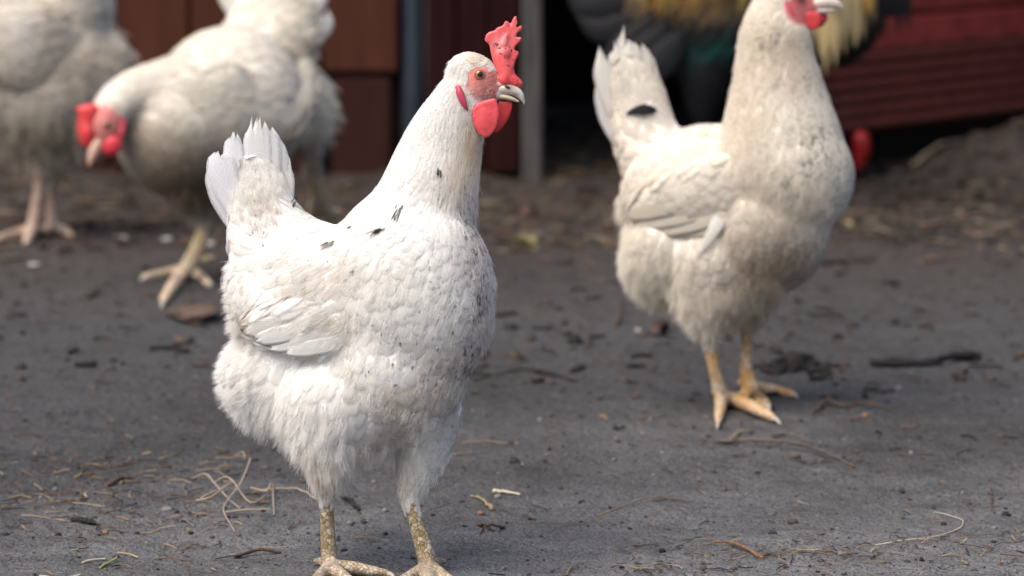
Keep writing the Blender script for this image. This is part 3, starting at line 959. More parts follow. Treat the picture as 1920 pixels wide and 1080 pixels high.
# ------------------------------------------------------------------ second hen (right)
Y2 = 3.66
CRM = (0.82, 0.765, 0.675); BRN = (0.24, 0.17, 0.115)
b2 = [ell(1470, 0, 0, 48, 50, 36), ell(1500, 18, 0, 34, 30, 26), tube([(1495, 10, 0, 28, 24), (1535, 12, 0, 14, 13)]),
      tube([(1460, 0, 0, 48, 40), (1455, 50, 0, 66, 56), (1453, 100, 0, 73, 62), (1457, 150, 0, 85, 72), (1460, 205, 0, 101, 86), (1465, 265, -5, 118, 100), (1465, 330, -8, 130, 108)]),
      ell(1480, 330, -15, 124, 122, 105), ell(1440, 430, -10, 118, 124, 105), ell(1330, 372, 40, 170, 130, 105), ell(1262, 480, 50, 94, 92, 84), ell(1360, 520, 10, 108, 92, 90), ell(1345, 500, -34, 92, 88, 60, 12), ell(1240, 470, 10, 72, 78, 74),
      tube([(1300, 335, 45, 118, 88), (1232, 295, 58, 76, 56), (1208, 240, 62, 62, 38), (1200, 190, 64, 55, 26), (1186, 145, 66, 50, 20), (1181, 112, 66, 40, 12)]),
      tube([(1320, 548, -34, 62, 52), (1320, 592, -32, 40, 36), (1324, 622, -28, 20, 19), (1330, 645, -26, 14, 14), (1340, 695, -20, 12.5, 13), (1349, 730, -12, 14, 14), (1353, 748, -8, 15, 15)], n=16),
      tube([(1402, 560, 24, 50, 44), (1403, 592, 26, 26, 24), (1402, 618, 26, 14, 14), (1399, 660, 24, 12, 12), (1400, 700, 22, 14, 14), (1408, 728, 20, 19, 17)], n=16)]
for t in ([(1353, 758, 13), (1350, 778, 11.5), (1347, 795, 8)], [(1354, 756, 14), (1385, 764, 15), (1420, 778, 12.5), (1448, 790, 9)], [(1354, 754, 11), (1390, 754, 10), (1430, 764, 8)], [(1352, 748, 9), (1336, 738, 6)],
          [(1408, 738, 14), (1450, 740, 11.5), (1485, 746, 9)], [(1408, 740, 12), (1425, 752, 10), (1440, 764, 8)], [(1406, 740, 12), (1390, 750, 9)], [(1406, 732, 9), (1388, 722, 7)]):
    b2.append(tube(gtoe(Y2, t), n=12, k=4))
g2 = [(1480, 0, -.6, .6, .010, .004, .0006), (1430, 60, -.3, 1, .015, .005, .0006), (1500, 110, .05, 1, .016, .005, .0006), (1400, 150, -.25, 1, .018, .006, .0007), (1530, 220, .12, 1, .018, .006, .0008), (1450, 220, -.1, 1, .020, .007, .0008), (1360, 240, -.45, .9, .021, .008, .001),
      (1460, 320, -.05, 1, .020, .010, .0012), (1580, 330, .0, 1, .018, .008, .001), (1400, 380, -.4, .9, .022, .012, .0015), (1500, 430, -.2, 1, .020, .011, .0013), (1430, 500, -.3, .95, .020, .011, .0013), (1300, 280, -.8, .1, .024, .012, .0014), (1320, 340, -.8, .4, .024, .013, .0014),
      (1220, 230, -.2, -1, .024, .011, .001), (1190, 160, -.1, -1, .022, .010, .001), (1180, 300, -.5, .2, .024, .013, .002), (1190, 380, -.6, .7, .022, .012, .002), (1200, 460, -.5, .85, .022, .010, .0025), (1260, 500, -.2, 1, .023, .010, .002), (1330, 560, -.1, 1, .020, .009, .0015), (1400, 590, 0, 1, .016, .008, .001)]
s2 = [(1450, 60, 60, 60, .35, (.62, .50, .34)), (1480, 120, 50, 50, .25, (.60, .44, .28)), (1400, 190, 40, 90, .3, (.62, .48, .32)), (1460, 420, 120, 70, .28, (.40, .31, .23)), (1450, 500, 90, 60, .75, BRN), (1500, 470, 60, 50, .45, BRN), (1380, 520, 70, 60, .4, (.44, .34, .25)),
      (1250, 490, 80, 70, .25, (.80, .78, .72)), (1290, 250, 50, 40, .55, (.80, .79, .77)), (1180, 300, 30, 60, .35, (.52, .42, .31)), (1270, 400, 90, 40, .15, (.52, .42, .31)), (1195, 150, 50, 60, .3, (.76, .73, .66)), (1410, 590, 60, 30, .6, BRN),  # whiter patch on the back: brightness from the light put into the tint
      (1440, 70, 40, 40, .75), (1530, 260, 50, 90, .9), (1500, 200, 50, 80, .6), (1450, 350, 90, 90, .35)]
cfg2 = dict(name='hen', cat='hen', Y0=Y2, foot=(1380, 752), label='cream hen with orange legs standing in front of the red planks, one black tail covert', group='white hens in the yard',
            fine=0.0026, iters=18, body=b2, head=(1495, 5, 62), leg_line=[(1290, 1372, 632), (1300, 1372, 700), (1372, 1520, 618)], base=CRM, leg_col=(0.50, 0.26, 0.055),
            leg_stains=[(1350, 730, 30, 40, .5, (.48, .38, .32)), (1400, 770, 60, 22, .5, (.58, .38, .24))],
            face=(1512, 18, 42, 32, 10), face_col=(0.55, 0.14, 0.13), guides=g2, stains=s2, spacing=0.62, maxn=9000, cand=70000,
            wings=[dict(shape=[tube([(1430, 320, -40, 46, 16), (1370, 350, -64, 68, 26), (1300, 366, -58, 66, 30), (1235, 380, -34, 46, 24), (1185, 394, -12, 20, 10)])],
                        guides=[(1380, 340, -.6, .7, .026, .013, .001), (1280, 370, -.8, .5, .030, .014, .0015), (1200, 390, -.8, .6, .030, .013, .0015)],
                        quills=[((1350, 370, -82), (1260, 388, -70), (1172, 402, -18), 34, (.70, .63, .53), .03), ((1360, 388, -84), (1280, 406, -74), (1196, 416, -30), 34, (.76, .70, .60), .03), ((1370, 402, -86), (1300, 420, -78), (1228, 430, -44), 32, (.78, .72, .62), .03), ((1380, 410, -88), (1330, 428, -82), (1270, 435, -58), 28, (.78, .72, .62), .03)])],
            tail=[((1185, 270, 66), (1150, 180, 64), (1134, 110, 62), 54, (.84, .81, .75), .16, .1), ((1195, 270, 70), (1172, 170, 68), (1158, 90, 66), 50, (.84, .81, .75), .25), ((1205, 270, 66), (1186, 170, 62), (1180, 76, 60), 52, (.84, .80, .73), .2, .1),
                  ((1215, 270, 66), (1206, 170, 62), (1198, 84, 58), 48, (.83, .79, .71), .16, .1), ((1228, 270, 60), (1230, 190, 60), (1222, 120, 60), 22, (.82, .78, .70), .1), ((1225, 270, 66), (1218, 180, 66), (1212, 104, 66), 40, (.83, .79, .72), .15), ((1180, 290, 84), (1148, 220, 86), (1140, 150, 88), 54, (.82, .80, .77), .2)],
            fluff=[(1230, 520, 80, 80, 800, .013, .002, .12, -.3, .9), (1180, 440, 40, 80, 300, .010, .002, .25, -.6, .6), (1330, 580, 60, 44, 500, .013, .002, .08, 0, 1), (1420, 560, 60, 50, 400, .012, .002, .06, .1, 1), (1450, 350, 120, 170, 1400, .010, .002, .015, -.4, .9), (1460, 220, 110, 220, 2800, .009, .002, .02, -.1, 1), (1170, 110, 60, 50, 40, .010, .0015, .2, -.2, -.9)],
            per=12, hair_r=0.0001)
cfg2['marks'] = [(1440, 66, 30, 24, 8, .006, -.2, 1), (1545, 260, 26, 40, 22, .005, 0, 1), (1520, 300, 24, 30, 10, .005, 0, 1), (1475, 340, 8, 8, 4, .006, 0, 1)]
root2, V2, Q2 = make_bird(cfg2)
quill('white_side_feather', Y2, root2, (1362, 380, -66), (1342, 425, -92), (1306, 482, -90), 27, (.88, .85, .79), mat=M_FEATHER, lance=True, camber=.04, label='single white pointed feather under the rear edge of the wing')
quill('black_covert', Y2, root2, (1230, 208, 30), (1204, 206, 24), (1176, 213, 34), 22, (.02, .02, .024), mat=M_GLOSSY, lance=True, camber=.01, label='single black feather at the base of the tail')
piece('comb', [slab([(1478, -40), (1500, -20), (1530, -8), (1545, -14), (1535, -30), (1538, -50), (1530, -80), (1520, -66), (1512, -96), (1502, -76), (1490, -100), (1482, -70), (1466, -84), (1468, -60)], -2, 14)], Y2, root2, M_COMB, RED, 0.0018, 4)
piece('wattle', [slab([(1520, 20), (1538, 24), (1541, 42), (1530, 56), (1516, 54), (1508, 38), (1508, 24)], -20, 9)], Y2, root2, M_COMB, (0.62, 0.05, 0.055), 0.0016, 4)
piece('wattle', [slab([(1530, 22), (1550, 24), (1552, 38), (1540, 52), (1530, 50)], 0, 8)], Y2, root2, M_COMB, (0.52, 0.035, 0.04), 0.0016, 4)
piece('earlobe', [tube([(1470, 4, -36, 7, 5), (1480, 22, -38, 8, 6), (1490, 38, -38, 5, 4)])], Y2, root2, M_COMB, (0.60, 0.08, 0.12), 0.0016, 3)
bk = piece('beak', [tube([(1530, 8, -4, 12, 12), (1552, 4, -6, 12, 10), (1570, 8, -7, 9, 8), (1580, 16, -8, 4, 4)])], Y2, root2, M_BEAK, (0.60, 0.50, 0.44), 0.0016, 3)
piece('lower_mandible', [tube([(1528, 20, -4, 8, 10), (1550, 20, -6, 6, 8), (1566, 20, -7, 3.5, 4)])], Y2, bk, M_BEAK, (0.60, 0.48, 0.42), 0.0016, 2)
eye(Y2, root2, (1500, -10, -30), 9)
eye(Y2, root2, (1500, -10, 30), 9, (.25, -.05, 1))
for cl in [((1347, 795), (1345, 806), 5), ((1448, 790), (1464, 797), 5.5), ((1430, 764), (1442, 770), 5), ((1485, 746), (1497, 748), 5), ((1440, 764), (1444, 772), 5)]:
    claw(Y2, root2, *cl)

# ------------------------------------------------------------------ third hen (left, pecking)
Y3 = 4.56
b3 = [ell(332, 250, -40, 118, 122, 112), ell(430, 200, 10, 148, 152, 122), ell(562, 204, 130, 70, 86, 70), ell(425, 310, 10, 108, 88, 92),
      tube([(320, 190, -50, 92, 80), (262, 185, -80, 62, 54), (222, 196, -110, 44, 42), (200, 225, -130, 37, 36)]), ell(196, 236, -132, 37, 44, 35), ell(192, 262, -140, 22, 22, 20),
      tube([(470, 130, 50, 98, 84), (500, 80, 80, 90, 60), (512, 30, 95, 84, 42), (512, -10, 100, 66, 26)]),
      tube([(376, 350, -14, 60, 52), (380, 392, -12, 30, 28), (386, 416, -10, 17, 16), (378, 446, -10, 15, 15), (364, 478, -10, 15, 15), (350, 504, -8, 17, 17)], n=16),
      tube([(574, 240, 150, 44, 44), (580, 282, 170, 24, 24), (583, 318, 190, 15, 15), (595, 356, 220, 15, 15), (612, 396, 260, 12, 12), (634, 426, 300, 9, 9)], n=16),
      tube([(594, 356, 220, 12), (588, 384, 240, 11), (584, 402, 250, 8)], n=12), tube([(612, 392, 260, 9), (640, 400, 270, 7)], n=12)]
for t in ([(348, 516, 13), (310, 522, 11), (272, 528, 9)], [(346, 518, 14), (326, 545, 13), (308, 570, 11)], [(350, 514, 13), (374, 526, 11), (392, 540, 9)], [(352, 510, 10), (378, 498, 9), (400, 490, 7)]):
    b3.append(tube(gtoe(Y3, t), n=12, k=4))
WH3 = (0.82, 0.77, 0.68); BR3 = (0.22, 0.155, 0.105)
g3 = [(200, 190, .6, .2, .012, .006, .001), (260, 160, .8, -.2, .018, .009, .0015), (300, 250, .7, .4, .020, .011, .0015), (360, 120, .9, -.25, .024, .013, .0016), (430, 200, .9, .1, .028, .015, .0018), (520, 180, .9, .2, .028, .015, .002), (350, 330, .6, .7, .024, .013, .002), (450, 330, .5, .8, .024, .013, .002),
      (480, 60, .6, -.8, .026, .014, .002), (560, 40, .8, -.3, .026, .016, .004), (600, 200, .4, .9, .024, .012, .003), (380, 390, 0, 1, .015, .008, .001)]
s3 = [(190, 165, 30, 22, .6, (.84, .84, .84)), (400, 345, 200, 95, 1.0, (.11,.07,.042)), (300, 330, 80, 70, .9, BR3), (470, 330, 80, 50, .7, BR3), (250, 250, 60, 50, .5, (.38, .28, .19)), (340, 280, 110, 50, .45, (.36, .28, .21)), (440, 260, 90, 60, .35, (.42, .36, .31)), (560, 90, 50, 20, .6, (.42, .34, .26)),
      (380, 170, 120, 60, .15, (.45, .40, .33)), (560, 275, 80, 24, .5, (.45, .36, .27)), (540, 10, 30, 40, .3, (.5, .46, .36)), (540, 140, 60, 60, .2, (.42, .38, .34))]
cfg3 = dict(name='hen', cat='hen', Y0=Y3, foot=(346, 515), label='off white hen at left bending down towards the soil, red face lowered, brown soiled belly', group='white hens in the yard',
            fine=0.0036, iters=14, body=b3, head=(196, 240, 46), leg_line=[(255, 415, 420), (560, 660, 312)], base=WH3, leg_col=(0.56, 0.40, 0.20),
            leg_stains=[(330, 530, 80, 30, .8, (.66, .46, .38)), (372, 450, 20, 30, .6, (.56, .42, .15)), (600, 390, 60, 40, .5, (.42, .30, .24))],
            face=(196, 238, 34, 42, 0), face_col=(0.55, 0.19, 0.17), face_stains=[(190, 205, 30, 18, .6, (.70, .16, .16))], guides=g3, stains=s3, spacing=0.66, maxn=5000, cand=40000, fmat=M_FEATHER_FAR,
            wings=[dict(shape=[tube([(300, 190, -98, 50, 20), (380, 200, -112, 86, 26), (460, 210, -92, 92, 26), (530, 180, -40, 66, 20), (575, 120, 30, 24, 10)])],
                        guides=[(360, 190, .9, .2, .026, .014, .0015), (460, 200, .9, .0, .032, .016, .002), (560, 140, .8, -.4, .034, .015, .002)])],
            tail=[((470, 60, 90), (440, 0, 100), (430, -50, 110), 60, (.76, .74, .70), .1), ((500, 60, 95), (490, -10, 100), (480, -70, 110), 60, (.74, .72, .66), .1), ((520, 60, 100), (530, -10, 110), (540, -80, 120), 60, (.70, .66, .56), .1),
                  ((540, 60, 100), (580, 10, 110), (590, -40, 120), 60, (.78, .77, .75), .1), ((540, 80, 90), (585, 60, 100), (606, 26, 104), 56, (.80, .79, .77), .1)],
            fluff=[(600, 200, 50, 100, 120, .014, .003, .4, .5, .8), (570, 50, 60, 60, 140, .014, .003, .5, .7, -.2), (380, 385, 80, 40, 120, .016, .003, .2, 0, 1)], per=14, hair_r=0.00016)
root3, V3, Q3 = make_bird(cfg3)
piece('comb', [slab([(180, 196), (160, 194), (150, 200), (139, 198), (146, 212), (144, 240), (148, 262), (158, 278), (172, 276), (180, 262), (176, 240), (180, 215)], -150, 22), ell(165, 250, -152, 15, 26, 15), ell(172, 210, -148, 18, 18, 14)], Y3, root3, M_COMB, (0.64, 0.045, 0.05), 0.0028, 4)
piece('wattle', [ell(212, 272, -158, 19, 21, 10), ell(203, 281, -154, 15, 13, 9)], Y3, root3, M_COMB, (0.62, 0.04, 0.06), 0.0028, 4)
piece('earlobe', [tube([(224, 214, -150, 8, 6), (230, 236, -150, 9, 7), (226, 256, -154, 7, 6)])], Y3, root3, M_COMB, (0.64, 0.07, 0.10), 0.0028, 4)
bk = piece('beak', [tube([(184, 268, -150, 14, 13), (176, 285, -158, 12, 11), (170, 300, -164, 8, 8), (167, 314, -168, 3, 3)])], Y3, root3, M_BEAK, (0.46, 0.26, 0.20), 0.0024, 3)
eye(Y3, root3, (200, 234, -160), 9, (0.3, -0.1, -1))
eye(Y3, root3, (170, 232, -128), 8, (-1, -0.1, -.3))
for cl in [((272, 528), (262, 530), 5), ((308, 570), (303, 580), 6), ((392, 540), (399, 545), 5)]:
    claw(Y3, root3, *cl)

# ------------------------------------------------------------------ fourth hen (left edge)
Y4 = 5.03
b4 = [ell(80, 160, 0, 150, 150, 120), ell(192, 112, 24, 56, 62, 58), ell(110, 20, 10, 96, 110, 92), ell(-20, 100, -20, 120, 150, 100), tube([(-40, 40, -30, 95, 80), (-90, -50, -40, 60, 52), (-110, -130, -45, 42, 38)]),
      ell(-116, -150, -46, 38, 40, 34), tube([(-120, -150, -46, 28), (-152, -138, -50, 14)]),
      tube([(140, 20, 20, 80, 60), (165, -40, 40, 60, 30), (175, -90, 50, 34, 14)]),
      tube([(70, 250, -30, 60, 52), (74, 296, -24, 28, 26), (75, 326, -20, 14, 14), (71, 370, -16, 12, 12), (66, 405, -10, 14, 14), (62, 428, -4, 15, 15)], n=16),
      tube([(120, 250, 50, 50, 46), (108, 300, 50, 24, 22), (100, 330, 50, 12, 12), (98, 370, 50, 11, 11), (98, 405, 50, 13, 13), (100, 424, 50, 14, 14)], n=16)]
for t in ([(62, 440, 13), (30, 447, 11), (-4, 456, 9)], [(62, 442, 12), (50, 462, 10)], [(64, 438, 11), (88, 442, 8)], [(102, 434, 12), (124, 442, 10), (134, 447, 7)], [(100, 434, 11), (86, 442, 9)]):
    b4.append(tube(gtoe(Y4, t), n=12, k=4))
WH4 = (0.72, 0.66, 0.57); GR4 = (0.27, 0.23, 0.185)
g4 = [(20, 40, .5, .7, .024, .014, .003), (120, 30, .7, .3, .026, .015, .004), (60, 150, .6, .7, .026, .015, .004), (190, 110, .6, .8, .024, .014, .004), (60, 250, .3, 1, .024, .013, .005), (150, 220, .3, 1, .024, .013, .005), (165, -40, .3, -1, .026, .014, .002), (-100, -60, .4, 1, .018, .008, .001)]
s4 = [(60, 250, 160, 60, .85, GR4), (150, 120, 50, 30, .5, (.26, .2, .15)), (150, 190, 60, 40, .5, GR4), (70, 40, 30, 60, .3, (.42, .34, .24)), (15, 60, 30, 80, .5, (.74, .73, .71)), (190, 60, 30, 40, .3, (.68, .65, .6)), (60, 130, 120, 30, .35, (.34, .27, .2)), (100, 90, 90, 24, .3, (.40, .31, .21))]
cfg4 = dict(name='hen', cat='hen', Y0=Y4, foot=(75, 440), label='grubby greyish hen cut off by the left edge of the photo, ruffled feathers', group='white hens in the yard', fine=0.004, iters=24, body=b4, head=(-120, -150, 40),
            leg_line=[(-40, 90, 325), (90, 150, 332)], base=WH4, leg_col=(0.46, 0.27, 0.19), leg_stains=[(40, 445, 70, 25, .6, (.46, .28, .2)), (110, 420, 30, 40, .6, (.40, .33, .28))],
            face=(-124, -148, 28, 26, 0), guides=g4, stains=s4, spacing=0.66, maxn=4500, cand=40000, fmat=M_FEATHER_FAR, jitter=0.4,
            wings=[dict(shape=[tube([(-40, 70, -110, 60, 24), (50, 90, -112, 84, 28), (130, 90, -70, 66, 24), (190, 60, 0, 30, 12)])], guides=[(0, 80, .9, .2, .026, .015, .003), (100, 90, .9, .1, .032, .016, .004), (190, 60, .9, -.1, .034, .015, .004)])],
            tail=[((130, 0, 30), (150, -60, 40), (160, -130, 50), 60, (.6, .56, .5), .1), ((160, 10, 30), (195, -50, 40), (205, -110, 50), 60, (.62, .58, .52), .1), ((110, 0, 30), (120, -70, 40), (118, -140, 50), 60, (.6, .56, .5), .1)],
            fluff=[(60, 270, 150, 60, 260, .020, .004, .4, .1, 1), (200, 120, 60, 70, 110, .016, .003, .5, .6, .7), (100, 150, 140, 120, 130, .016, .004, .5, .4, .8)], per=14, hair_r=0.00018)
root4, V4, Q4 = make_bird(cfg4)
piece('comb', [slab([(-100, -185), (-120, -180), (-145, -168), (-150, -185), (-138, -215), (-128, -200), (-118, -225), (-108, -205), (-95, -220), (-92, -195)], -46, 14)], Y4, root4, M_COMB, RED, 0.003, 3)
piece('wattle', [ell(-140, -118, -56, 12, 20, 7)], Y4, root4, M_COMB, RED, 0.003, 3)
piece('beak', [tube([(-150, -140, -50, 13), (-170, -132, -52, 8), (-180, -124, -53, 3)])], Y4, root4, M_BEAK, (0.55, 0.42, 0.32), 0.003, 3)
eye(Y4, root4, (-128, -158, -76), 8, (-.3, 0, -1))

# ------------------------------------------------------------------ rooster (behind, dark)
Y5 = 5.40
BLK = (0.012, 0.012, 0.014)
b5 = [ell(1400, 40, 0, 190, 100, 95), ell(1560, 20, 0, 100, 105, 88), ell(1270, 20, 20, 130, 90, 80), tube([(1570, -20, 0, 90, 76), (1590, -110, 0, 62, 54), (1600, -200, 0, 44, 40), (1602, -260, 0, 40, 36)]), ell(1608, -280, 0, 42, 44, 36),
      tube([(1620, -280, 0, 28), (1655, -268, 0, 14)]), tube([(1240, 0, 30, 80, 60), (1160, -60, 50, 60, 40), (1110, -140, 60, 40, 20)]),
      tube([(1325, 110, -20, 62, 50), (1318, 180, -20, 42, 34), (1318, 230, -18, 20, 18), (1325, 262, -14, 14, 14), (1330, 320, -10, 13, 13), (1334, 368, 0, 16, 16)], n=16),
      tube([(1450, 120, 30, 62, 50), (1440, 190, 30, 40, 34), (1438, 240, 30, 18, 18), (1444, 300, 28, 13, 13), (1450, 366, 20, 16, 16)], n=16)]
for t in ([(1334, 378, 12), (1375, 384, 10), (1400, 388, 7)], [(1334, 378, 12), (1352, 396, 10), (1365, 410, 7)], [(1334, 376, 12), (1350, 366, 9)], [(1334, 376, 10), (1312, 370, 7)],
          [(1450, 376, 12), (1490, 382, 10), (1512, 386, 7)], [(1450, 376, 12), (1466, 394, 10), (1478, 406, 7)], [(1450, 374, 10), (1430, 368, 7)]):
    b5.append(tube(gtoe(Y5, t), n=12, k=4))
g5 = [(1120, -40, -.9, .5, .05, .014, .002), (1200, 60, -.8, .5, .05, .014, .003), (1300, -20, -.5, .9, .045, .009, .003), (1380, 0, -.4, .9, .045, .009, .003), (1340, 90, -.6, .7, .04, .016, .002), (1450, 60, -.5, .8, .03, .016, .002), (1540, -40, -.1, 1, .06, .009, .004), (1600, 0, .1, 1, .06, .009, .004),
      (1650, 60, .1, 1, .03, .014, .002), (1330, 180, 0, 1, .03, .012, .002), (1440, 180, 0, 1, .03, .012, .002), (1600, -200, -.2, 1, .03, .006, .001)]
GOLD = (0.42, 0.24, 0.06); PALE = (0.62, 0.50, 0.26); TEAL = (0.015, 0.085, 0.07)
s5 = [(1345, 72, 60, 26, 1.0, TEAL), (1310, -30, 110, 26, 1.0, (.2, .12, .04)), (1560, -60, 70, 60, 1.0, GOLD), (1600, -200, 60, 80, 1.0, (.4, .2, .05))]
cfg5 = dict(name='rooster', cat='rooster', Y0=Y5, foot=(1390, 378), label='black rooster with golden saddle and cream hackle feathers, standing in shade behind the cream hen', fine=0.0045, iters=20, body=b5, head=(1610, -280, 46),
            leg_line=[(1290, 1420, 245), (1420, 1530, 250)], base=BLK, leg_col=(0.22, 0.17, 0.15), face=(1618, -276, 30, 28, 0), face_col=RED, guides=g5, stains=s5, spacing=0.62, maxn=4500, cand=40000, fmat=M_GLOSSY, qmat=M_GLOSSY, wid=WID_L, lance=True,
            tail=[((1230, 10, -30), (1150, 60, -40), (1085, 30, -30), 62, BLK, .05), ((1240, 20, -50), (1170, 95, -60), (1120, 110, -50), 62, BLK, .05), ((1220, -20, -20), (1120, 20, -30), (1070, -20, -20), 62, BLK, .05),
                  ((1260, 40, -60), (1200, 110, -70), (1150, 150, -60), 62, BLK, .05), ((1200, -40, 10), (1090, -60, 10), (1030, -20, 10), 40, BLK, .05), ((1180, -60, 30), (1090, -140, 30), (1010, -120, 30), 40, BLK, .05),
                  ((1280, 60, -70), (1240, 120, -80), (1200, 170, -74), 62, BLK, .05)])
root5, V5, Q5 = make_bird(cfg5)
# hanging hackle over the shoulder and saddle feathers over the flank, each countable one a part
r5 = random.Random(5)
for i in range(30):
    x = 1496 + i * 4.6 + r5.uniform(-4, 4); ln = r5.uniform(90, 175) * (1 - 0.25 * abs(i - 13) / 16)
    colr = PALE if r5.random() < .7 else (0.45, 0.36, 0.2)
    x2 = x + r5.uniform(-6, 12)
    y0 = -40 + r5.uniform(-25, 10); z = -98 + abs(i - 14) * 2.0 - r5.uniform(0, 22)
    quill('hackle_feather', Y5, root5, (x, y0, z), ((x + x2) / 2 + r5.uniform(-4, 4), y0 + ln / 2, z - 6), (x2, y0 + ln, z - 3), r5.uniform(12, 18), colr, mat=M_FEATHER_FAR, ragged=.05, lance=True)
for i in range(14):
    x = 1540 + i * 6.5 + r5.uniform(-4, 4); ln = r5.uniform(70, 110)
    quill('hackle_feather', Y5, root5, (x, -60, -92), (x + 4, -60 + ln / 2, -98), (x + 8 + r5.uniform(-6, 6), -60 + ln, -96), r5.uniform(14, 18), (0.46, 0.27, 0.07), mat=M_FEATHER_FAR, ragged=.05, lance=True)
for i in range(22):
    x = 1222 + i * 8.6 + r5.uniform(-4, 4); ln = r5.uniform(38, 72)
    x2 = x - r5.uniform(5, 22); y0 = -45 + r5.uniform(-12, 12)
    z = -78 - 22 * min(1, (i / 20)) - r5.uniform(0, 14)
    quill('saddle_feather', Y5, root5, (x, y0, z), ((x + x2) / 2 + 3, y0 + ln / 2, z - 8), (x2, y0 + ln, z - 4), r5.uniform(12, 17), (r5.uniform(.26, .40), r5.uniform(.15, .23), .05), mat=M_FEATHER_FAR, ragged=.05, lance=True)
for i in range(10):
    x = 1615 + i * 9 + r5.uniform(-4, 4)
    quill('breast_feather', Y5, root5, (x - 10, -60, -60 + i * 6), (x, -10, -64 + i * 6), (x + 6, 40 + r5.uniform(-20, 34) * (1 if i < 8 else .3), -60 + i * 6), 26, BLK, mat=M_GLOSSY, ragged=.05, lance=True)
piece('comb', [slab([(1570, -310), (1600, -318), (1640, -300), (1655, -290), (1650, -330), (1640, -370), (1625, -345), (1612, -385), (1598, -350), (1580, -380), (1572, -345), (1552, -360)], 0, 16)], Y5, root5, M_COMB, RED, 0.003, 3)
piece('wattle', [ell(1632, -236, -12, 18, 34, 8)], Y5, root5, M_COMB, RED, 0.003, 3)
piece('beak', [tube([(1652, -270, 0, 14), (1676, -264, 0, 9), (1688, -254, 0, 3)])], Y5, root5, M_BEAK, (0.5, 0.4, 0.25), 0.003, 3)
eye(Y5, root5, (1616, -284, -32), 9, (.3, 0, -1))


# ------------------------------------------------------------------ ground
LAT = {}


def lattice_noise(x, y, freq, seed):
    Nn = 512
    if seed not in LAT: LAT[seed] = np.random.default_rng(seed).random((Nn, Nn))
    T = LAT[seed]
    gx, gy_ = x * freq, y * freq
    ix, iy = np.floor(gx).astype(int), np.floor(gy_).astype(int)
    fx, fy = gx - ix, gy_ - iy
    fx = fx * fx * (3 - 2 * fx); fy = fy * fy * (3 - 2 * fy)
    a = T[ix % Nn, iy % Nn]; b = T[(ix + 1) % Nn, iy % Nn]; c = T[ix % Nn, (iy + 1) % Nn]; d = T[(ix + 1) % Nn, (iy + 1) % Nn]
    return (a * (1 - fx) + b * fx) * (1 - fy) + (c * (1 - fx) + d * fx) * fy - 0.5


DENTS = [(1490, 682, 0.045, 0.013, .010), (1700, 684, 0.07, 0.012, .006), (1100, 522, 0.05, 0.016, .009), (1180, 560, .03, .02, -.005), (1580, 492, .05, .012, .007), (960, 690, .06, .015, .006), (1290, 690, .06, .012, .005), (1640, 600, .05, .012, .005), (1820, 640, .2, .05, -.004), (1900, 900, .2, .1, -.004)]


def ground_h(x, y):
    h = 0.014 * lattice_noise(x, y, 3.1, 1) + 0.007 * lattice_noise(x, y, 9, 2) + 0.0052 * lattice_noise(x, y, 26, 3) + 0.0034 * lattice_noise(x, y, 60, 4) + 0.0022 * lattice_noise(x, y, 130, 5)
    back = np.clip((y - 4.9) / 0.8, 0, 1)
    h = h + back * (0.012 * lattice_noise(x, y, 22, 6) + 0.008 * lattice_noise(x, y, 50, 7))
    m = np.exp(-(((x - 0.78) / 0.14) ** 2 + ((y - 5.76) / 0.17) ** 2)) * 0.10
    h = h + m
    for px_, py_, rx, ry, dp in DENTS:
        g = G(px_, py_)
        h = h - dp * np.exp(-(((x - g[0]) / rx) ** 2 + ((y - g[1]) / (ry * 2.2)) ** 2))
    h = h * 0.8
    near = np.clip(1 - np.abs(y - 2.9) / 0.25, 0, 1) * np.clip(1 - np.abs(x + .11) / .25, 0, 1)
    return h * (1 - 0.7 * near)


def axis(lo, hi, step, far):
    a = list(np.arange(lo, hi, step)); s = step; v = a[-1]
    while v < far[1]:
        s *= 1.35; v += s; a.append(v)
    s = step; v = a[0]; pre = []
    while v > far[0]:
        s *= 1.35; v -= s; pre.append(v)
    return np.array(pre[::-1] + a)


xs = axis(-0.85, 1.0, 0.0042, (-60, 60)); ys = axis(2.5, 6.9, 0.0062, (-60, 120))
X, Yg = np.meshgrid(xs, ys, indexing='ij')
H = ground_h(X, Yg)
H = np.where((np.abs(X) > 3) | (Yg > 9) | (Yg < 0), H * 0.5, H)
Vg = np.stack([X, Yg, H], -1).reshape(-1, 3)
nx, ny = X.shape
ii, jj = np.meshgrid(np.arange(nx - 1), np.arange(ny - 1), indexing='ij')
b = (ii * ny + jj).ravel()
FQ = np.stack([b, b + ny, b + ny + 1, b + 1], 1)


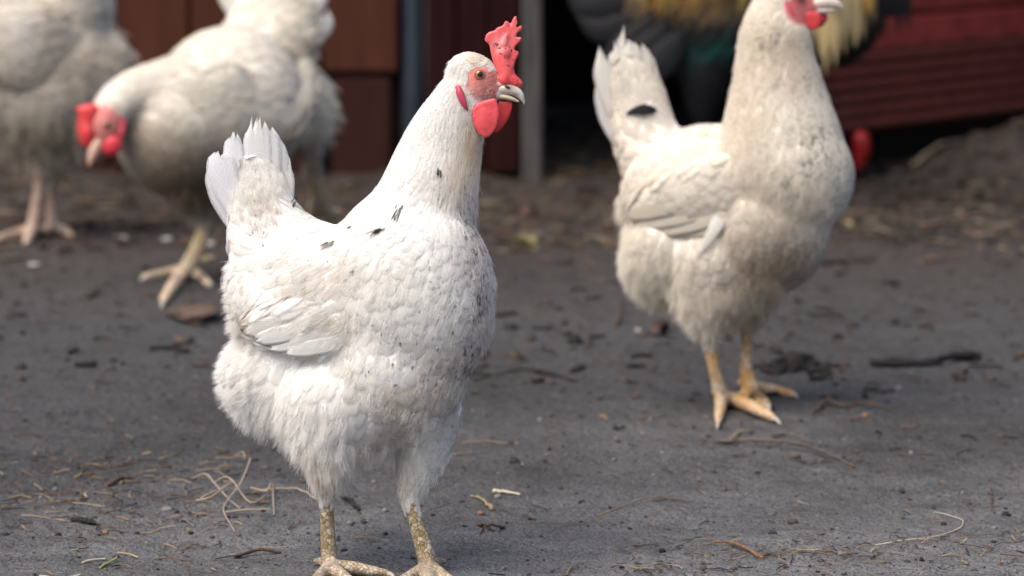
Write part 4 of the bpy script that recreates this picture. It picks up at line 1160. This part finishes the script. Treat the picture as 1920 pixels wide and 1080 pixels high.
def ground_material():
    m, nt, p, out = new_mat('damp dark soil')
    tc = N(nt, 'TexCoord'); ob = tc.outputs['Object']
    n1 = noise_n(nt, ob, 2.2, 5, .6); n2 = noise_n(nt, mapping(nt, ob, (14, 26, 1)), 1.0, 6, .7); n3 = noise_n(nt, ob, 420, 3, .7); n4 = noise_n(nt, ob, 60, 4, .7)
    n6 = noise_n(nt, ob, 130, 3, .6)
    sep = N(nt, 'SeparateXYZ'); nt.links.new(ob, sep.inputs[0])
    base = mixc(nt, ramp(nt, n1.outputs[0], [(.35, 0.), (.65, 1.)]).outputs[0], (0.040, 0.038, 0.0385), (0.079, 0.077, 0.080))
    base = mixc(nt, ramp(nt, n2.outputs[0], [(.30, 0.9), (.46, 0.)]).outputs[0], base, (0.020, 0.017, 0.016))
    base = mixc(nt, ramp(nt, n2.outputs[0], [(.58, 0.), (.72, .5)]).outputs[0], base, (0.125, 0.12, 0.124))
    # browner, littered soil towards the shed
    nb = math_n(nt, 'ADD', sep.outputs[1], math_n(nt, 'MULTIPLY', n1.outputs[0], 1.4))
    br = ramp(nt, math_n(nt, 'MULTIPLY', math_n(nt, 'SUBTRACT', nb, 4.95), 1.4), [(0., 0.), (1., 1.)])
    litter = mixc(nt, ramp(nt, n4.outputs[0], [(.40, 0.), (.62, 1.)]).outputs[0], (0.022, 0.016, 0.014), (0.075, 0.052, 0.042))
    base = mixc(nt, math_n(nt, 'MULTIPLY', br.outputs[0], .85), base, litter)
    dry = math_n(nt, 'ADD', math_n(nt, 'SUBTRACT', 3.02, sep.outputs[1]), math_n(nt, 'ADD', math_n(nt, 'MULTIPLY', sep.outputs[0], .45), math_n(nt, 'MULTIPLY', math_n(nt, 'SUBTRACT', n1.outputs[0], .5), 1.6)))
    dr = ramp(nt, math_n(nt, 'ADD', math_n(nt, 'MULTIPLY', dry, 1.3), .5), [(0., 0.), (1., 1.)])
    base = mixc(nt, math_n(nt, 'MULTIPLY', dr.outputs[0], .75), base, mixc(nt, ramp(nt, n2.outputs[0], [(.3, 0.), (.65, 1.)]).outputs[0], (0.13, 0.127, 0.130), (0.27, 0.266, 0.272)))
    # grains
    base = mixc(nt, ramp(nt, n3.outputs[0], [(.36, .8), (.52, 0.)]).outputs[0], base, (0.018, 0.017, 0.017))
    base = mixc(nt, ramp(nt, n3.outputs[0], [(.56, 0.), (.72, .8)]).outputs[0], base, (0.19, 0.185, 0.19))
    base = mixc(nt, ramp(nt, n6.outputs[0], [(.64, 0.), (.70, .8)]).outputs[0], base, (0.10, 0.075, 0.06))
    nt.links.new(base, p.inputs['Base Color'])
    p.inputs['Roughness'].default_value = 0.8
    p.inputs['Specular IOR Level'].default_value = 0.3
    h = math_n(nt, 'ADD', math_n(nt, 'MULTIPLY', n3.outputs[0], .5), n6.outputs[0])
    bump(nt, math_n(nt, 'ADD', h, math_n(nt, 'MULTIPLY', n4.outputs[0], 2.0)), 1.0, 0.0060, p)
    return m


ground = mesh_obj('ground', Vg, FQ, ground_material(), origin=(0, 0, 0))
setp(ground, 'damp dark grey trodden soil of the hen yard', None, None, 'structure')


def gh(x, y): return float(ground_h(np.array([x]), np.array([y]))[0])


# ------------------------------------------------------------------ debris on the ground
M_STRAW = plain_mat('straw', (0.27, 0.20, 0.12), .6, vscale=90, var=.4)
M_STRAW2 = plain_mat('pale straw', (0.50, 0.45, 0.33), .5, vscale=90, var=.3)
M_TWIG = plain_mat('twig bark', (0.10, 0.065, 0.045), .7, vscale=140, var=.6, bs=.6)
M_DARK = plain_mat('black bark', (0.010, 0.008, 0.008), .8, vscale=120, var=.5, bs=.8, bd=.003)
M_SPLINT = plain_mat('splintered wood', (0.24, 0.14, 0.075), .7, vscale=220, var=.7, bs=.7, bd=.002)
M_DSTICK = plain_mat('dark stick bark', (0.030, 0.023, 0.020), .7, vscale=60, var=.5, bs=.7, col2=(0.12, 0.09, 0.07))
M_ROOT = plain_mat('dry root', (0.33, 0.26, 0.20), .65, vscale=150, var=.4)
M_GREEN = plain_mat('green blade', (0.2, 0.26, 0.08), .5, vscale=90)
M_LEAF = plain_mat('brown leaf', (0.07, 0.034, 0.024), .6, vscale=120, var=.5, bs=.6, bd=.003)
M_FLEAF = plain_mat('faded leaf', (0.12, 0.075, 0.055), .7, vscale=90, var=.5, bs=.6, bd=.003)
M_YLEAF = plain_mat('yellow leaf', (0.36, 0.31, 0.14), .6, vscale=120, var=.4, bs=.6, bd=.003)
M_STONE = plain_mat('tan stone', (0.22, 0.12, 0.07), .7, vscale=200, var=.4)
M_WSTONE = plain_mat('white chip', (0.36, 0.36, 0.36), .5, vscale=200, var=.2)


def gpts(pts, lift=0.0, r=0.002):
    out = []
    for q in pts:
        g = G(q[0], q[1]); z = gh(g[0], g[1]) + r * 0.6 + (q[2] if len(q) > 2 else 0) + lift
        out.append((g[0], g[1], z))
    return out


def wtube(pts, radii, n=8, k=5):
    return tube([(*p, r) for p, r in zip(pts, radii)], n=n, k=k, ref=(0.05, 0.03, 1))


def stick(name, pts, r0, r1, mat, label, cat, group=None, kinks=0.0, parent=None, branches=()):
    P = gpts(pts, 0, r0)
    if kinks: P = [(x + random.uniform(-kinks, kinks), y + random.uniform(-kinks, kinks), z) for x, y, z in P]
    k_ = 5 if name in ('stick', 'wood_chip') else 3
    Pd = catmull(P, k_)
    jit = .0007 if name == 'stick' else .0004
    Pd[1:-1] += np.stack([rng.normal(0, jit, len(Pd) - 2), rng.normal(0, jit, len(Pd) - 2), rng.normal(0, jit * .4, len(Pd) - 2)], 1)
    P = [tuple(q) for q in Pd]
    R = np.linspace(r0, r1, len(P)) * np.array([random.uniform(.7, 1.2) for _ in P])
    if name == 'straw' or mat is M_ROOT: R = R * .6
    sh = [wtube(P, R, n=6, k=2)]
    for bpts in branches:
        B = gpts(bpts, 0, r1); sh.append(wtube(B, np.linspace(r1, r1 * .5, len(B))))
    V, f = join(sh)
    o = mesh_obj(name, V, f, mat)
    return setp(o, label, cat, group)


stick('stick', [(1345, 826), (1400, 832, .004), (1460, 838, .006), (1530, 850, .004), (1600, 875)], .0026, .0012, M_DSTICK, 'long dark bare stick lying before the feet of the cream hen', 'stick', branches=[[(1440, 834, .006), (1480, 832, .008), (1530, 842, .006)]])
stick('stick', [(1366, 826), (1386, 814, .002), (1412, 803)], .0016, .0012, M_STRAW, 'short tan twig pointing at the claw of the cream hen', 'stick')
stick('stick', [(1636, 688), (1680, 690, .004), (1730, 688, .004), (1790, 680, .005), (1832, 676, .003)], .0042, .0050, M_DARK, 'thick charred black stick on grey soil at right', 'stick', kinks=.002, branches=[[(1640, 694), (1700, 694), (1750, 690)]])
stick('stick', [(1522, 776), (1550, 764, .003), (1580, 768, .002), (1620, 766, .003), (1672, 768)], .0018, .0011, M_TWIG, 'thin brown twig beside a tan pebble, right of the toes of the cream hen', 'stick')
stick('stick', [(1318, 1026), (1360, 1030, .003), (1395, 1040, .003), (1430, 1051)], .0007, .0020, M_SPLINT, 'orange brown splintered twig at the bottom of the photo, thicker at its right end', 'stick')
stick('straw', [(1642, 1029), (1690, 1028, .001), (1740, 1022, .001), (1785, 1008, .001), (1806, 990, .001), (1795, 972, .001), (1752, 958)], .0010, .0006, M_STRAW2, 'long pale straw bent into a hook on the soil at bottom right', 'straw')
stick('straw', [(1122, 966), (1180, 953, .002), (1230, 944, .003), (1302, 938)], .0011, .0008, M_STRAW, 'long straight straw on bare soil between the two standing hens, low in the photo', 'straw')
stick('straw', [(1240, 955), (1262, 950), (1282, 947)], .0008, .0006, M_STRAW, 'short thin straw just under the long straight straw', 'straw')
stick('straw', [(868, 836), (910, 836, .001), (972, 839)], .0011, .0009, M_STRAW, 'straight straw right of the thigh of the front hen', 'straw')
stick('straw', [(852, 856), (870, 855), (888, 854)], .0014, .0011, M_STRAW, 'stub of straw right of the thigh of the front hen, under the longer straw', 'straw')
stick('stick', [(884, 930), (902, 942, .002), (922, 958, .001)], .0011, .0018, M_STRAW, 'short tan twig with a knobby end beside a white chip', 'stick')
stick('wood_chip', [(928, 929), (948, 931, .001), (974, 935)], .0022, .0008, M_STRAW2, 'whitish tapered wood chip right of the legs of the front hen', 'wood chip')
stick('stick', [(1155, 612), (1160, 600, .004), (1168, 580, .008)], .0024, .0016, M_TWIG, 'stubby twig poking up from the soil left of the cream hen', 'stick')
stick('stick', [(1540, 492), (1580, 490, .003), (1640, 488)], .003, .002, M_DARK, 'dark twig on the soil right of the breast of the cream hen', 'stick')
stick('stick', [(200, 910), (225, 898, .003), (250, 890)], .0022, .0014, M_TWIG, 'small brown twig at left, above the litter of straw', 'stick')
stick('stick', [(138, 975), (158, 978, .001), (178, 980)], .0030, .0022, M_DARK, 'small dark bark fragment in the straw litter at bottom left', 'bark')
stick('straw', [(108, 935), (145, 940, .001), (195, 944)], .0011, .0009, M_STRAW, 'pale straw left of the litter, the higher of the two long ones at left', 'straw')
stick('straw', [(42, 960), (80, 966, .001), (122, 975)], .0011, .0009, M_STRAW, 'straw near the left edge, the lower of the two long ones at left', 'straw')
stick('straw', [(75, 1075), (110, 1075), (150, 1076)], .0010, .0009, M_STRAW2, 'bright straw at the very bottom left of the photo', 'straw')
stick('straw', [(155, 1054), (175, 1050, .001), (196, 1048)], .0016, .0012, M_STRAW2, 'pale flattened straw beside a green blade', 'straw')
stick('grass_blade', [(188, 1060), (202, 1054, .001), (220, 1046, .002)], .0014, .0007, M_GREEN, 'short green grass blade among pale straw at bottom left', 'grass blade')
stick('stick', [(440, 1040), (480, 1030, .003), (525, 1027)], .0018, .0012, M_TWIG, 'dark flat twig left of the left foot of the front hen', 'stick')
stick('stick', [(478, 923), (520, 928, .004), (560, 932, .005), (600, 945, .002)], .0016, .0011, M_ROOT, 'thin branch leading from the root tangle to the leg of the front hen', 'stick')
stick('stick', [(640, 935), (660, 948, .003), (672, 958)], .0018, .0012, M_DARK, 'dark twig between the legs of the front hen', 'stick')
stick('stick', [(898, 985), (920, 992, .004), (945, 985)], .0020, .0012, M_TWIG, 'crumpled brown twig right of the feet of the front hen', 'stick', branches=[[(905, 992), (900, 1003)], [(920, 990), (905, 980)]])
stick('stick', [(1858, 918), (1858, 940, .002), (1864, 962)], .0012, .0008, M_TWIG, 'thin upright lying twig near the right edge', 'stick')
stick('straw', [(1062, 1072), (1070, 1062, .001), (1082, 1050)], .0013, .0010, M_STRAW, 'short slanting straw at the bottom, middle of the photo', 'straw')
stick('straw', [(1150, 1060), (1200, 1062), (1240, 1061)], .0008, .0006, M_STRAW, 'fine horizontal straw at the bottom, left of the orange twig', 'straw')
stick('stick', [(1080, 715), (1000, 690, .002), (940, 698, .002), (890, 712)], .0020, .0012, M_DARK, 'crooked dark twig right of the breast of the front hen', 'stick')
# root tangle
rt = empty('root_tangle', G(440, 935)); rt.location.z = 0
setp(rt, 'tangle of pale dry roots left of the front hen', 'roots')
for pts in ([(368, 938), (395, 940, .004), (425, 930, .010), (440, 925, .008)], [(360, 885), (385, 905, .010), (400, 922, .012), (428, 942, .006), (450, 948)], [(440, 858, .004), (455, 866, .012), (460, 888, .018)],
            [(470, 884, .016), (466, 905, .018), (450, 932, .012), (425, 948, .006), (420, 965, .004), (440, 990)], [(400, 920, .010), (430, 918, .012), (470, 945, .004), (508, 930, .004)], [(425, 955, .002), (460, 955, .004), (505, 955, .003)],
            [(470, 922, .003), (500, 938, .008), (510, 925, .008), (514, 958)], [(378, 932), (410, 925, .006), (432, 915, .006)]):
    P = gpts(pts, 0, .001); V, f = wtube(P, np.linspace(.0010, .0005, len(P)))
    mesh_obj('root', V, f, M_ROOT, rt)


def blob_at(px_, py_, r, mat, name, label, cat, sq=(1, 1, .6), group=None):
    g = G(px_, py_); v, f = ell(0, 0, 0, r * sq[0], r * sq[1], r * sq[2], n=14)
    v *= (1 + 0.22 * np.sin(v * (5 / r) * .3 + px_)).mean(1)[:, None]
    v = v + np.array([g[0], g[1], gh(g[0], g[1]) + r * .3])
    o = mesh_obj(name, v, f, mat); return setp(o, label, cat, group)


blob_at(1131, 783, .0034, M_STONE, 'pebble', 'round orange pebble on bare soil left of the feet of the cream hen', 'pebble')
blob_at(1622, 781, .0034, M_STONE, 'pebble', 'small tan pebble beneath the thin twig at right', 'pebble')
blob_at(902, 963, .0035, M_STONE, 'pebble', 'flat orange pebble under the knobby twig', 'pebble')
blob_at(1242, 849, .0020, M_WSTONE, 'pebble', 'tiny white pebble in the middle of the bare soil', 'pebble')
blob_at(1197, 622, .0035, M_WSTONE, 'pebble', 'small white pebble left of the brown leaf', 'pebble')
blob_at(313, 458, .009, M_WSTONE, 'pebble', 'blurred whitish stone left of the leg of the bending hen', 'pebble', (1, .6, .4))
blob_at(390, 470, .009, M_WSTONE, 'pebble', 'blurred whitish stone right of the leg of the bending hen', 'pebble', (1, .6, .4))
blob_at(228, 450, .008, M_WSTONE, 'pebble', 'dull whitish stone at the foot of the greyish hen, right of its pale toe', 'pebble', (1, .6, .3))
blob_at(63, 503, .008, M_WSTONE, 'pebble', 'pale stone on the soil below the greyish hen', 'pebble', (1, .6, .3))
blob_at(197, 996, .003, M_STONE, 'pebble', 'flat orange pebble in the litter at bottom left', 'pebble')
blob_at(168, 882, .0035, M_LEAF, 'pebble', 'reddish brown flat fragment at left', 'pebble', (1.6, 1, .5))
blob_at(1590, 425, .007, M_YLEAF, 'kernel', 'small yellow kernel right of the cream hen', 'kernel', (1, 1, .7))
blob_at(357, 991, .0028, M_DARK, 'pebble', 'small black pebble below the root tangle', 'pebble')


def leaf(name, px_, py_, size, mat, label, seed, n=3):
    r = random.Random(seed); g = G(px_, py_); parts = []
    for q in range(n):
        a0 = r.uniform(0, 6.28); L = size * r.uniform(.7, 1.1); cx = g[0] + r.uniform(-.5, .5) * size * .5; cy = g[1] + r.uniform(-1, 1) * size * .5
        V = []; K = 6
        for i in range(K + 1):
            t = i / K; w = math.sin(math.pi * min(1, t * .94 + .03)) * L * .34
            for u in (-1, 0, 1):
                x = cx + math.cos(a0) * (t - .5) * L - math.sin(a0) * u * w; y = cy + math.sin(a0) * (t - .5) * L + math.cos(a0) * u * w
                V.append((x, y, gh(x, y) + .003 + (abs(u) * w * .5 + .008 * math.sin(3 * t + q)) * (.25 if n > 4 else 1) + .002 * q))
        f = [(i * 3 + k, i * 3 + k + 1, i * 3 + k + 4, i * 3 + k + 3) for i in range(K) for k in range(2)]
        parts.append((np.array(V), f))
    V, f = join(parts); o = mesh_obj(name, V, f, mat); o.modifiers.new('t', 'SOLIDIFY').thickness = .0004
    return setp(o, label, 'leaf')


leaf('dead_leaf', 1232, 636, .026, M_LEAF, 'crumpled reddish brown leaf left of the legs of the cream hen', 1)
leaf('dead_leaf', 988, 466, .034, M_YLEAF, 'blurred pale yellow leaf between the two standing hens', 2)
leaf('dead_leaf', 990, 400, .03, M_LEAF, 'dull brown leaf in front of the dark opening', 4)
leaf('dead_leaf', 360, 598, .07, M_FLEAF, 'flat brown leaf patch on the soil below the foot of the bending hen', 6, 5)


def litter(name, n, region, mats_cols, size, rad, seed, label, thick=False):
    """countless scraps of straw and bark as one object"""
    r = np.random.default_rng(seed)
    Vs, Fs, T = [], [], []; o = 0
    for i in range(n):
        px_, py_ = region(r); g = G(px_, py_)
        L = size * r.uniform(.3, 1.6); a = r.uniform(0, math.pi); rr = rad * r.uniform(.5, 1.5)
        bend = r.uniform(-.35, .35)
        P = []
        for t in (-.5, 0, .5):
            x = g[0] + math.cos(a + bend * t * 2) * t * L; y = g[1] + math.sin(a + bend * t * 2) * t * L
            P.append((x, y, gh(x, y) + rr * .5 + (r.uniform(0, .003) if t else .002)))
        P = np.array(P); dx = np.array([-math.sin(a), math.cos(a), 0]) * rr
        up = np.array([0, 0, rr * .8])
        for q in P: Vs += [q - dx, q + up, q + dx, q - up]
        for s in (0, 4):
            for k in range(4):
                k2 = (k + 1) % 4
                Fs.append((o + s + k, o + s + k2, o + s + 4 + k2, o + s + 4 + k))
        Fs.append((o + 3, o + 2, o + 1, o)); Fs.append((o + 8, o + 9, o + 10, o + 11))
        c = mats_cols[r.integers(len(mats_cols))]; c = np.array(c) * r.uniform(.6, 1.2)
        T += [[*c, 0]] * 12
        o += 12
    ob = mesh_obj(name, np.array(Vs), Fs, M_SCRAP, None, (0, 0, 0), smooth=False, tint=np.array(T))
    return setp(ob, label, 'litter', None, 'stuff')


M_SCRAP = skin_material('scraps', rough=.7, scale=400, bs=.2, bd=.0005, spec=.2, mottled=.3)
STR = [(0.28, 0.21, 0.13), (0.16, 0.11, 0.075), (0.09, 0.06, 0.045), (0.03, 0.025, 0.02), (0.12, 0.07, 0.045), (.22, .18, .13), (.04, .033, .03)]
litter('straw_litter', 260, lambda r: (r.normal(200, 170), r.normal(930, 60)), STR, .018, .0006, 1, 'fine straw and bark scraps strewn on the soil at bottom left')
litter('straw_litter', 110, lambda r: (r.uniform(-60, 1980), r.uniform(860, 1085)), STR, .011, .0005, 2, 'fine scraps of straw scattered over the near soil')
litter('straw_litter', 170, lambda r: (r.uniform(1150, 1960), r.normal(1045, 22)), STR, .014, .0005, 3, 'line of fine straw scraps along the bottom at right')
litter('soil_litter', 420, lambda r: (r.uniform(-100, 2000), r.uniform(560, 880)), [(.03, .025, .022), (.07, .05, .04), (.13, .085, .06), (.02, .02, .02), (.10, .085, .075)], .009, .0009, 4, 'dark crumbs and scraps on the soil in the middle distance')
litter('shed_litter', 1300, lambda r: (r.uniform(-150, 2050), 455 - abs(r.normal(0, 70)) + r.normal(0, 22)), [(.07, .045, .035), (.025, .018, .015), (.11, .08, .055), (.04, .026, .02), (.13, .08, .055), (.16, .13, .09)], .026, .0022, 5, 'brown litter of straw and bark near the shed')
litter('shed_litter', 260, lambda r: (r.uniform(1000, 1720), r.uniform(225, 345)), [(.10, .07, .045), (.03, .022, .018), (.16, .11, .06), (.05, .035, .025)], .03, .003, 13, 'dim scraps of straw on the soil inside the dark opening')
litter('shed_litter', 500, lambda r: (r.uniform(1560, 2050), r.uniform(270, 460)), [(.07, .055, .045), (.03, .025, .022), (.11, .085, .07), (.05, .042, .04)], .028, .0024, 6, 'brown litter of straw below the red planks')


def clods(name, n, region, cols, size, seed, label):
    r = np.random.default_rng(seed); parts = []; T = []
    bv, bf = ell(0, 0, 0, 1, 1, 1, n=6)
    for i in range(n):
        px_, py_ = region(r); g = G(px_, py_); s = size * r.lognormal(0, .5)
        v = bv * (s * np.array([r.uniform(.7, 1.4), r.uniform(.7, 1.4), r.uniform(.4, .8)])) * r.uniform(.75, 1.25, (len(bv), 1))
        parts.append((v + np.array([g[0], g[1], gh(g[0], g[1]) + s * .15]), bf)); c = np.array(cols[r.integers(len(cols))]) * r.uniform(.7, 1.2)
        T += [[*c, 0]] * len(bv)
    V, f = join(parts)
    ob = mesh_obj(name, V, f, M_SCRAP, None, (0, 0, 0), tint=np.array(T))
    return setp(ob, label, 'soil crumbs', None, 'stuff')


litter('bark_litter', 80, lambda r: (r.uniform(-80, 1980), r.uniform(455, 760)), [(.012, .010, .010), (.02, .016, .014), (.03, .022, .018)], .024, .0022, 12, 'black slivers of bark lying on the soil in the middle distance')
clods('soil_crumbs', 1500, lambda r: (r.uniform(-60, 1980), r.uniform(700, 1090)), [(.06, .055, .055), (.04, .036, .036), (.018, .017, .017), (.09, .075, .065), (.17, .16, .155)], .0012, 8, 'tiny soil crumbs on the near ground')
clods('soil_crumbs', 700, lambda r: (r.uniform(-100, 2000), r.uniform(450, 720)), [(.03, .027, .026), (.016, .014, .014), (.07, .052, .04), (.055, .05, .05)], .0032, 9, 'soil crumbs and droppings on the ground further back')
clods('soil_heap', 160, lambda r: (r.normal(1490, 26), r.normal(684, 6)), [(.008, .007, .007), (.013, .011, .01)], .0042, 10, 'small heap of black crumbs right of the legs of the cream hen')

# ------------------------------------------------------------------ shed behind
def box(x0, x1, y0, y1, z0, z1, bev=0.0):
    b_ = bev
    if not b_:
        V = np.array([(x, y, z) for z in (z0, z1) for (x, y) in ((x0, y0), (x1, y0), (x1, y1), (x0, y1))])
        return V, [(3, 2, 1, 0), (4, 5, 6, 7), (0, 1, 5, 4), (1, 2, 6, 5), (2, 3, 7, 6), (3, 0, 4, 7)]
    P = [(x0 + b_, y0), (x1 - b_, y0), (x1, y0 + b_), (x1, y1 - b_), (x1 - b_, y1), (x0 + b_, y1), (x0, y1 - b_), (x0, y0 + b_)]
    V = []
    cx, cy = (x0 + x1) / 2, (y0 + y1) / 2
    for z, s in ((z0, b_), (z0 + b_, 0), (z1 - b_, 0), (z1, b_)):
        for (x, y) in P: V.append((x + (s if x < cx else -s) * .7, y + (s if y < cy else -s) * .7, z))
    n = 8; f = [tuple(range(7, -1, -1)), tuple(3 * n + j for j in range(n))]
    for r in range(3):
        for j in range(n): f.append((r * n + j, r * n + (j + 1) % n, (r + 1) * n + (j + 1) % n, (r + 1) * n + j))
    return np.array(V), f


YW = 5.80
def wx(px_, Y=YW): return (px_ - 960) / F * Y / math.cos(TH) * 1.0
def wz(py_, Y=YW): return W([(960, py_, 0)], Y)[0][2]

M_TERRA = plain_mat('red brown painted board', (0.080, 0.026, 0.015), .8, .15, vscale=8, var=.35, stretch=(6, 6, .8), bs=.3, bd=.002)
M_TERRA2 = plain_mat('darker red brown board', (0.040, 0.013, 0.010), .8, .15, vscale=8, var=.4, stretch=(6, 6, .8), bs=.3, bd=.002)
M_MAROON = plain_mat('maroon board', (0.026, 0.006, 0.006), .85, .12, vscale=8, var=.5, stretch=(6, 6, .8), bs=.3, bd=.002)
M_GREYW = plain_mat('weathered grey post', (0.095, 0.09, 0.087), .8, vscale=14, var=.75, stretch=(8, 8, .8), bs=.6, bd=.004)
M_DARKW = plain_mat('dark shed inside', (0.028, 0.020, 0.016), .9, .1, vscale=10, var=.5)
M_PIPE = plain_mat('blue grey metal', (0.045, 0.057, 0.078), .4, vscale=10, var=.4, metal=.3)
M_REDP = plain_mat('red painted plank', (0.27, 0.044, 0.036), .7, .2, vscale=7, var=.5, stretch=(.8, 6, 6), bs=.4, bd=.002)
M_REDG = plain_mat('grooved red plank', (0.135, 0.034, 0.028), .75, .2, vscale=7, var=.5, stretch=(.8, 6, 6), bs=.4, bd=.002)
M_ROOF = plain_mat('grey roof sheet', (0.12, 0.12, 0.12), .7, vscale=5)
M_REDO = plain_mat('bright red plastic', (0.34, 0.014, 0.012), .4, vscale=20, var=.2)

wall = empty('board_wall', (wx(480), YW, 0))
setp(wall, 'red brown board wall with a level joint, behind the bending hen', 'wall')
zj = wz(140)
edges = [-420, -160, 60, 208, 362, 606, 750]
for i in range(len(edges) - 1):
    a, b_ = wx(edges[i]) + .002, wx(edges[i + 1]) - .002
    if i == 4 - 0: a += 0
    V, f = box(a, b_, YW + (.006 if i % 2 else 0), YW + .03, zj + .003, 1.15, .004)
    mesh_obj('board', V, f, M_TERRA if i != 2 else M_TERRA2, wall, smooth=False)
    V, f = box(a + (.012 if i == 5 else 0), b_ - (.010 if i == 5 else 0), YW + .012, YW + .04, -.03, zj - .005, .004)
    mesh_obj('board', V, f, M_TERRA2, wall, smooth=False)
V, f = box(wx(-420), wx(752), YW + .045, YW + .06, -.03, 1.15)
mesh_obj('backing', V, f, M_DARKW, wall, smooth=False)

pipe = mesh_obj('metal_pipe', *wtube([(wx(776), YW + .03, -.02), (wx(776), YW + .03, .5), (wx(776), YW + .03, 1.15)], [.018, .018, .018], n=20, k=3), M_PIPE)
setp(pipe, 'blue grey vertical pipe between the brown boards and the maroon boards', 'pipe')

mw = empty('maroon_partition', (wx(885), YW, 0))
setp(mw, 'dark maroon upright boards behind the comb of the front hen', 'partition')
for i, (a, b_) in enumerate([(802, 856), (858, 914), (916, 974)]):
    V, f = box(wx(a), wx(b_), YW + .004 * (i % 2), YW + .03, wz(300) - .02, 1.15, .003)
    mesh_obj('board', V, f, M_MAROON, mw, smooth=False)
V, f = box(wx(800), wx(976), YW + .032, YW + .045, -.02, 1.15)
mesh_obj('backing', V, f, M_DARKW, mw, smooth=False)

V, f = box(wx(980, 5.72), wx(1018, 5.72), 5.72, 5.76, -.02, 1.15, .004)
V[:, 0] += .004 * np.sin(V[:, 2] * 9)
setp(mesh_obj('grey_post', V, f, M_GREYW, smooth=False), 'weathered light grey wooden post at the left side of the dark opening', 'post')

# inside of the shed: closed dark room with a floor of soil
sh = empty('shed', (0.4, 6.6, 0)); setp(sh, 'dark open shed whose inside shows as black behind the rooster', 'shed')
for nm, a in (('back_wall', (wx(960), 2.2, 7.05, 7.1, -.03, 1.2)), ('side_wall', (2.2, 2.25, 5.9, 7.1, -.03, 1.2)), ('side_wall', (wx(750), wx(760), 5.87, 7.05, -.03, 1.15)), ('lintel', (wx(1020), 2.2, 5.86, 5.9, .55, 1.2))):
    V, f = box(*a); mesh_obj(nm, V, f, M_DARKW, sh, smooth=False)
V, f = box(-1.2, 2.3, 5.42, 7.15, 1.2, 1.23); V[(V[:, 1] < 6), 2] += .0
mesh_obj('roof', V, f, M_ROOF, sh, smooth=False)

# red planks: run from (1540,y) nearer to right and farther
step = empty('plank_step', (0.6, 5.8, 0)); setp(step, 'stack of red painted planks with a grooved front, at upper right', 'step')
A = np.array([wx(1530, 5.58), 5.585]); ang = math.atan2(6.02 - 5.62, wx(1920, 6.02) - wx(1560, 5.62)); dirx = np.array([math.cos(ang), math.sin(ang)]); nrm_ = np.array([-dirx[1], dirx[0]])


def plank(prof, L, mat, name='plank', s0=0.0, rough=.0):
    """extrude a (depth, height) profile along the step front"""
    V = []; n = len(prof); K = 2
    for s in (s0, s0 + L):
        for d, z in prof:
            q = A + dirx * s + nrm_ * d; V.append((q[0], q[1], z))
    f = [(j, (j + 1) % n, n + (j + 1) % n, n + j) for j in range(n)] + [tuple(range(n - 1, -1, -1)), tuple(n + j for j in range(n))]
    return mesh_obj(name, np.array(V), f, mat, step, smooth=False)


z0 = .083
prof = [(0.03, z0)]
prof = []
zz = z0
for i in range(6):
    d = .0025 * i
    prof += [(d, zz), (d - .0015, zz + .0064), (d, zz + .0128), (d + .005, zz + .0144), (d + .005, zz + .0176)]
    zz += .0192
prof = [(p[0], p[1]) for p in prof] + [(.018, zz), (.05, zz), (.05, z0)]
plank(prof, 1.1, M_REDG, 'grooved_plank')
plank([(.016, zz + .001), (.020, zz + .040), (.024, zz + .044), (.06, zz + .044), (.06, zz + .001)], 1.1, M_REDP)
plank([(.030, zz + .051), (.034, zz + .115), (.038, zz + .12), (.07, zz + .12), (.07, zz + .051)], 1.1, M_REDP)
plank([(.030, zz + .128), (.034, zz + .20), (.038, zz + .205), (.07, zz + .205), (.07, zz + .128)], 1.1, M_REDP)
plank([(.085, -.03), (.085, .30), (.10, .30), (.10, -.03)], 1.1, M_DARKW, 'backing')  # added dark board, stands in for the deep shadow under the planks
for s in (.02, 1.0):
    q = A + dirx * s; V, f = box(q[0] - .01, q[0] + .03, q[1] + .055, q[1] + .095, -.02, zz + .2, .003); mesh_obj('leg', V, f, M_MAROON, step, smooth=False)
V, f = tube([(*W([(1614, 262, 0)], 5.66)[0], .014), (*W([(1615, 285, 0)], 5.66)[0], .013), (*W([(1608, 312, 0)], 5.66)[0], .008)], n=16, k=4, ref=(0, 1, 0))
rc = mesh_obj('red_plug', V, f, M_REDO, step); rc['label'] = 'bright red rounded peg under the planks'
# sticks on the mound at right
stick('stick', [(1712, 338), (1760, 330, .01), (1822, 312, .02)], .005, .004, M_ROOT, 'pale stick on the ground below the red planks', 'stick')
stick('stick', [(1840, 305), (1880, 285, .01), (1930, 262, .02)], .005, .004, M_TWIG, 'brown stick on the soil mound at the right edge', 'stick')
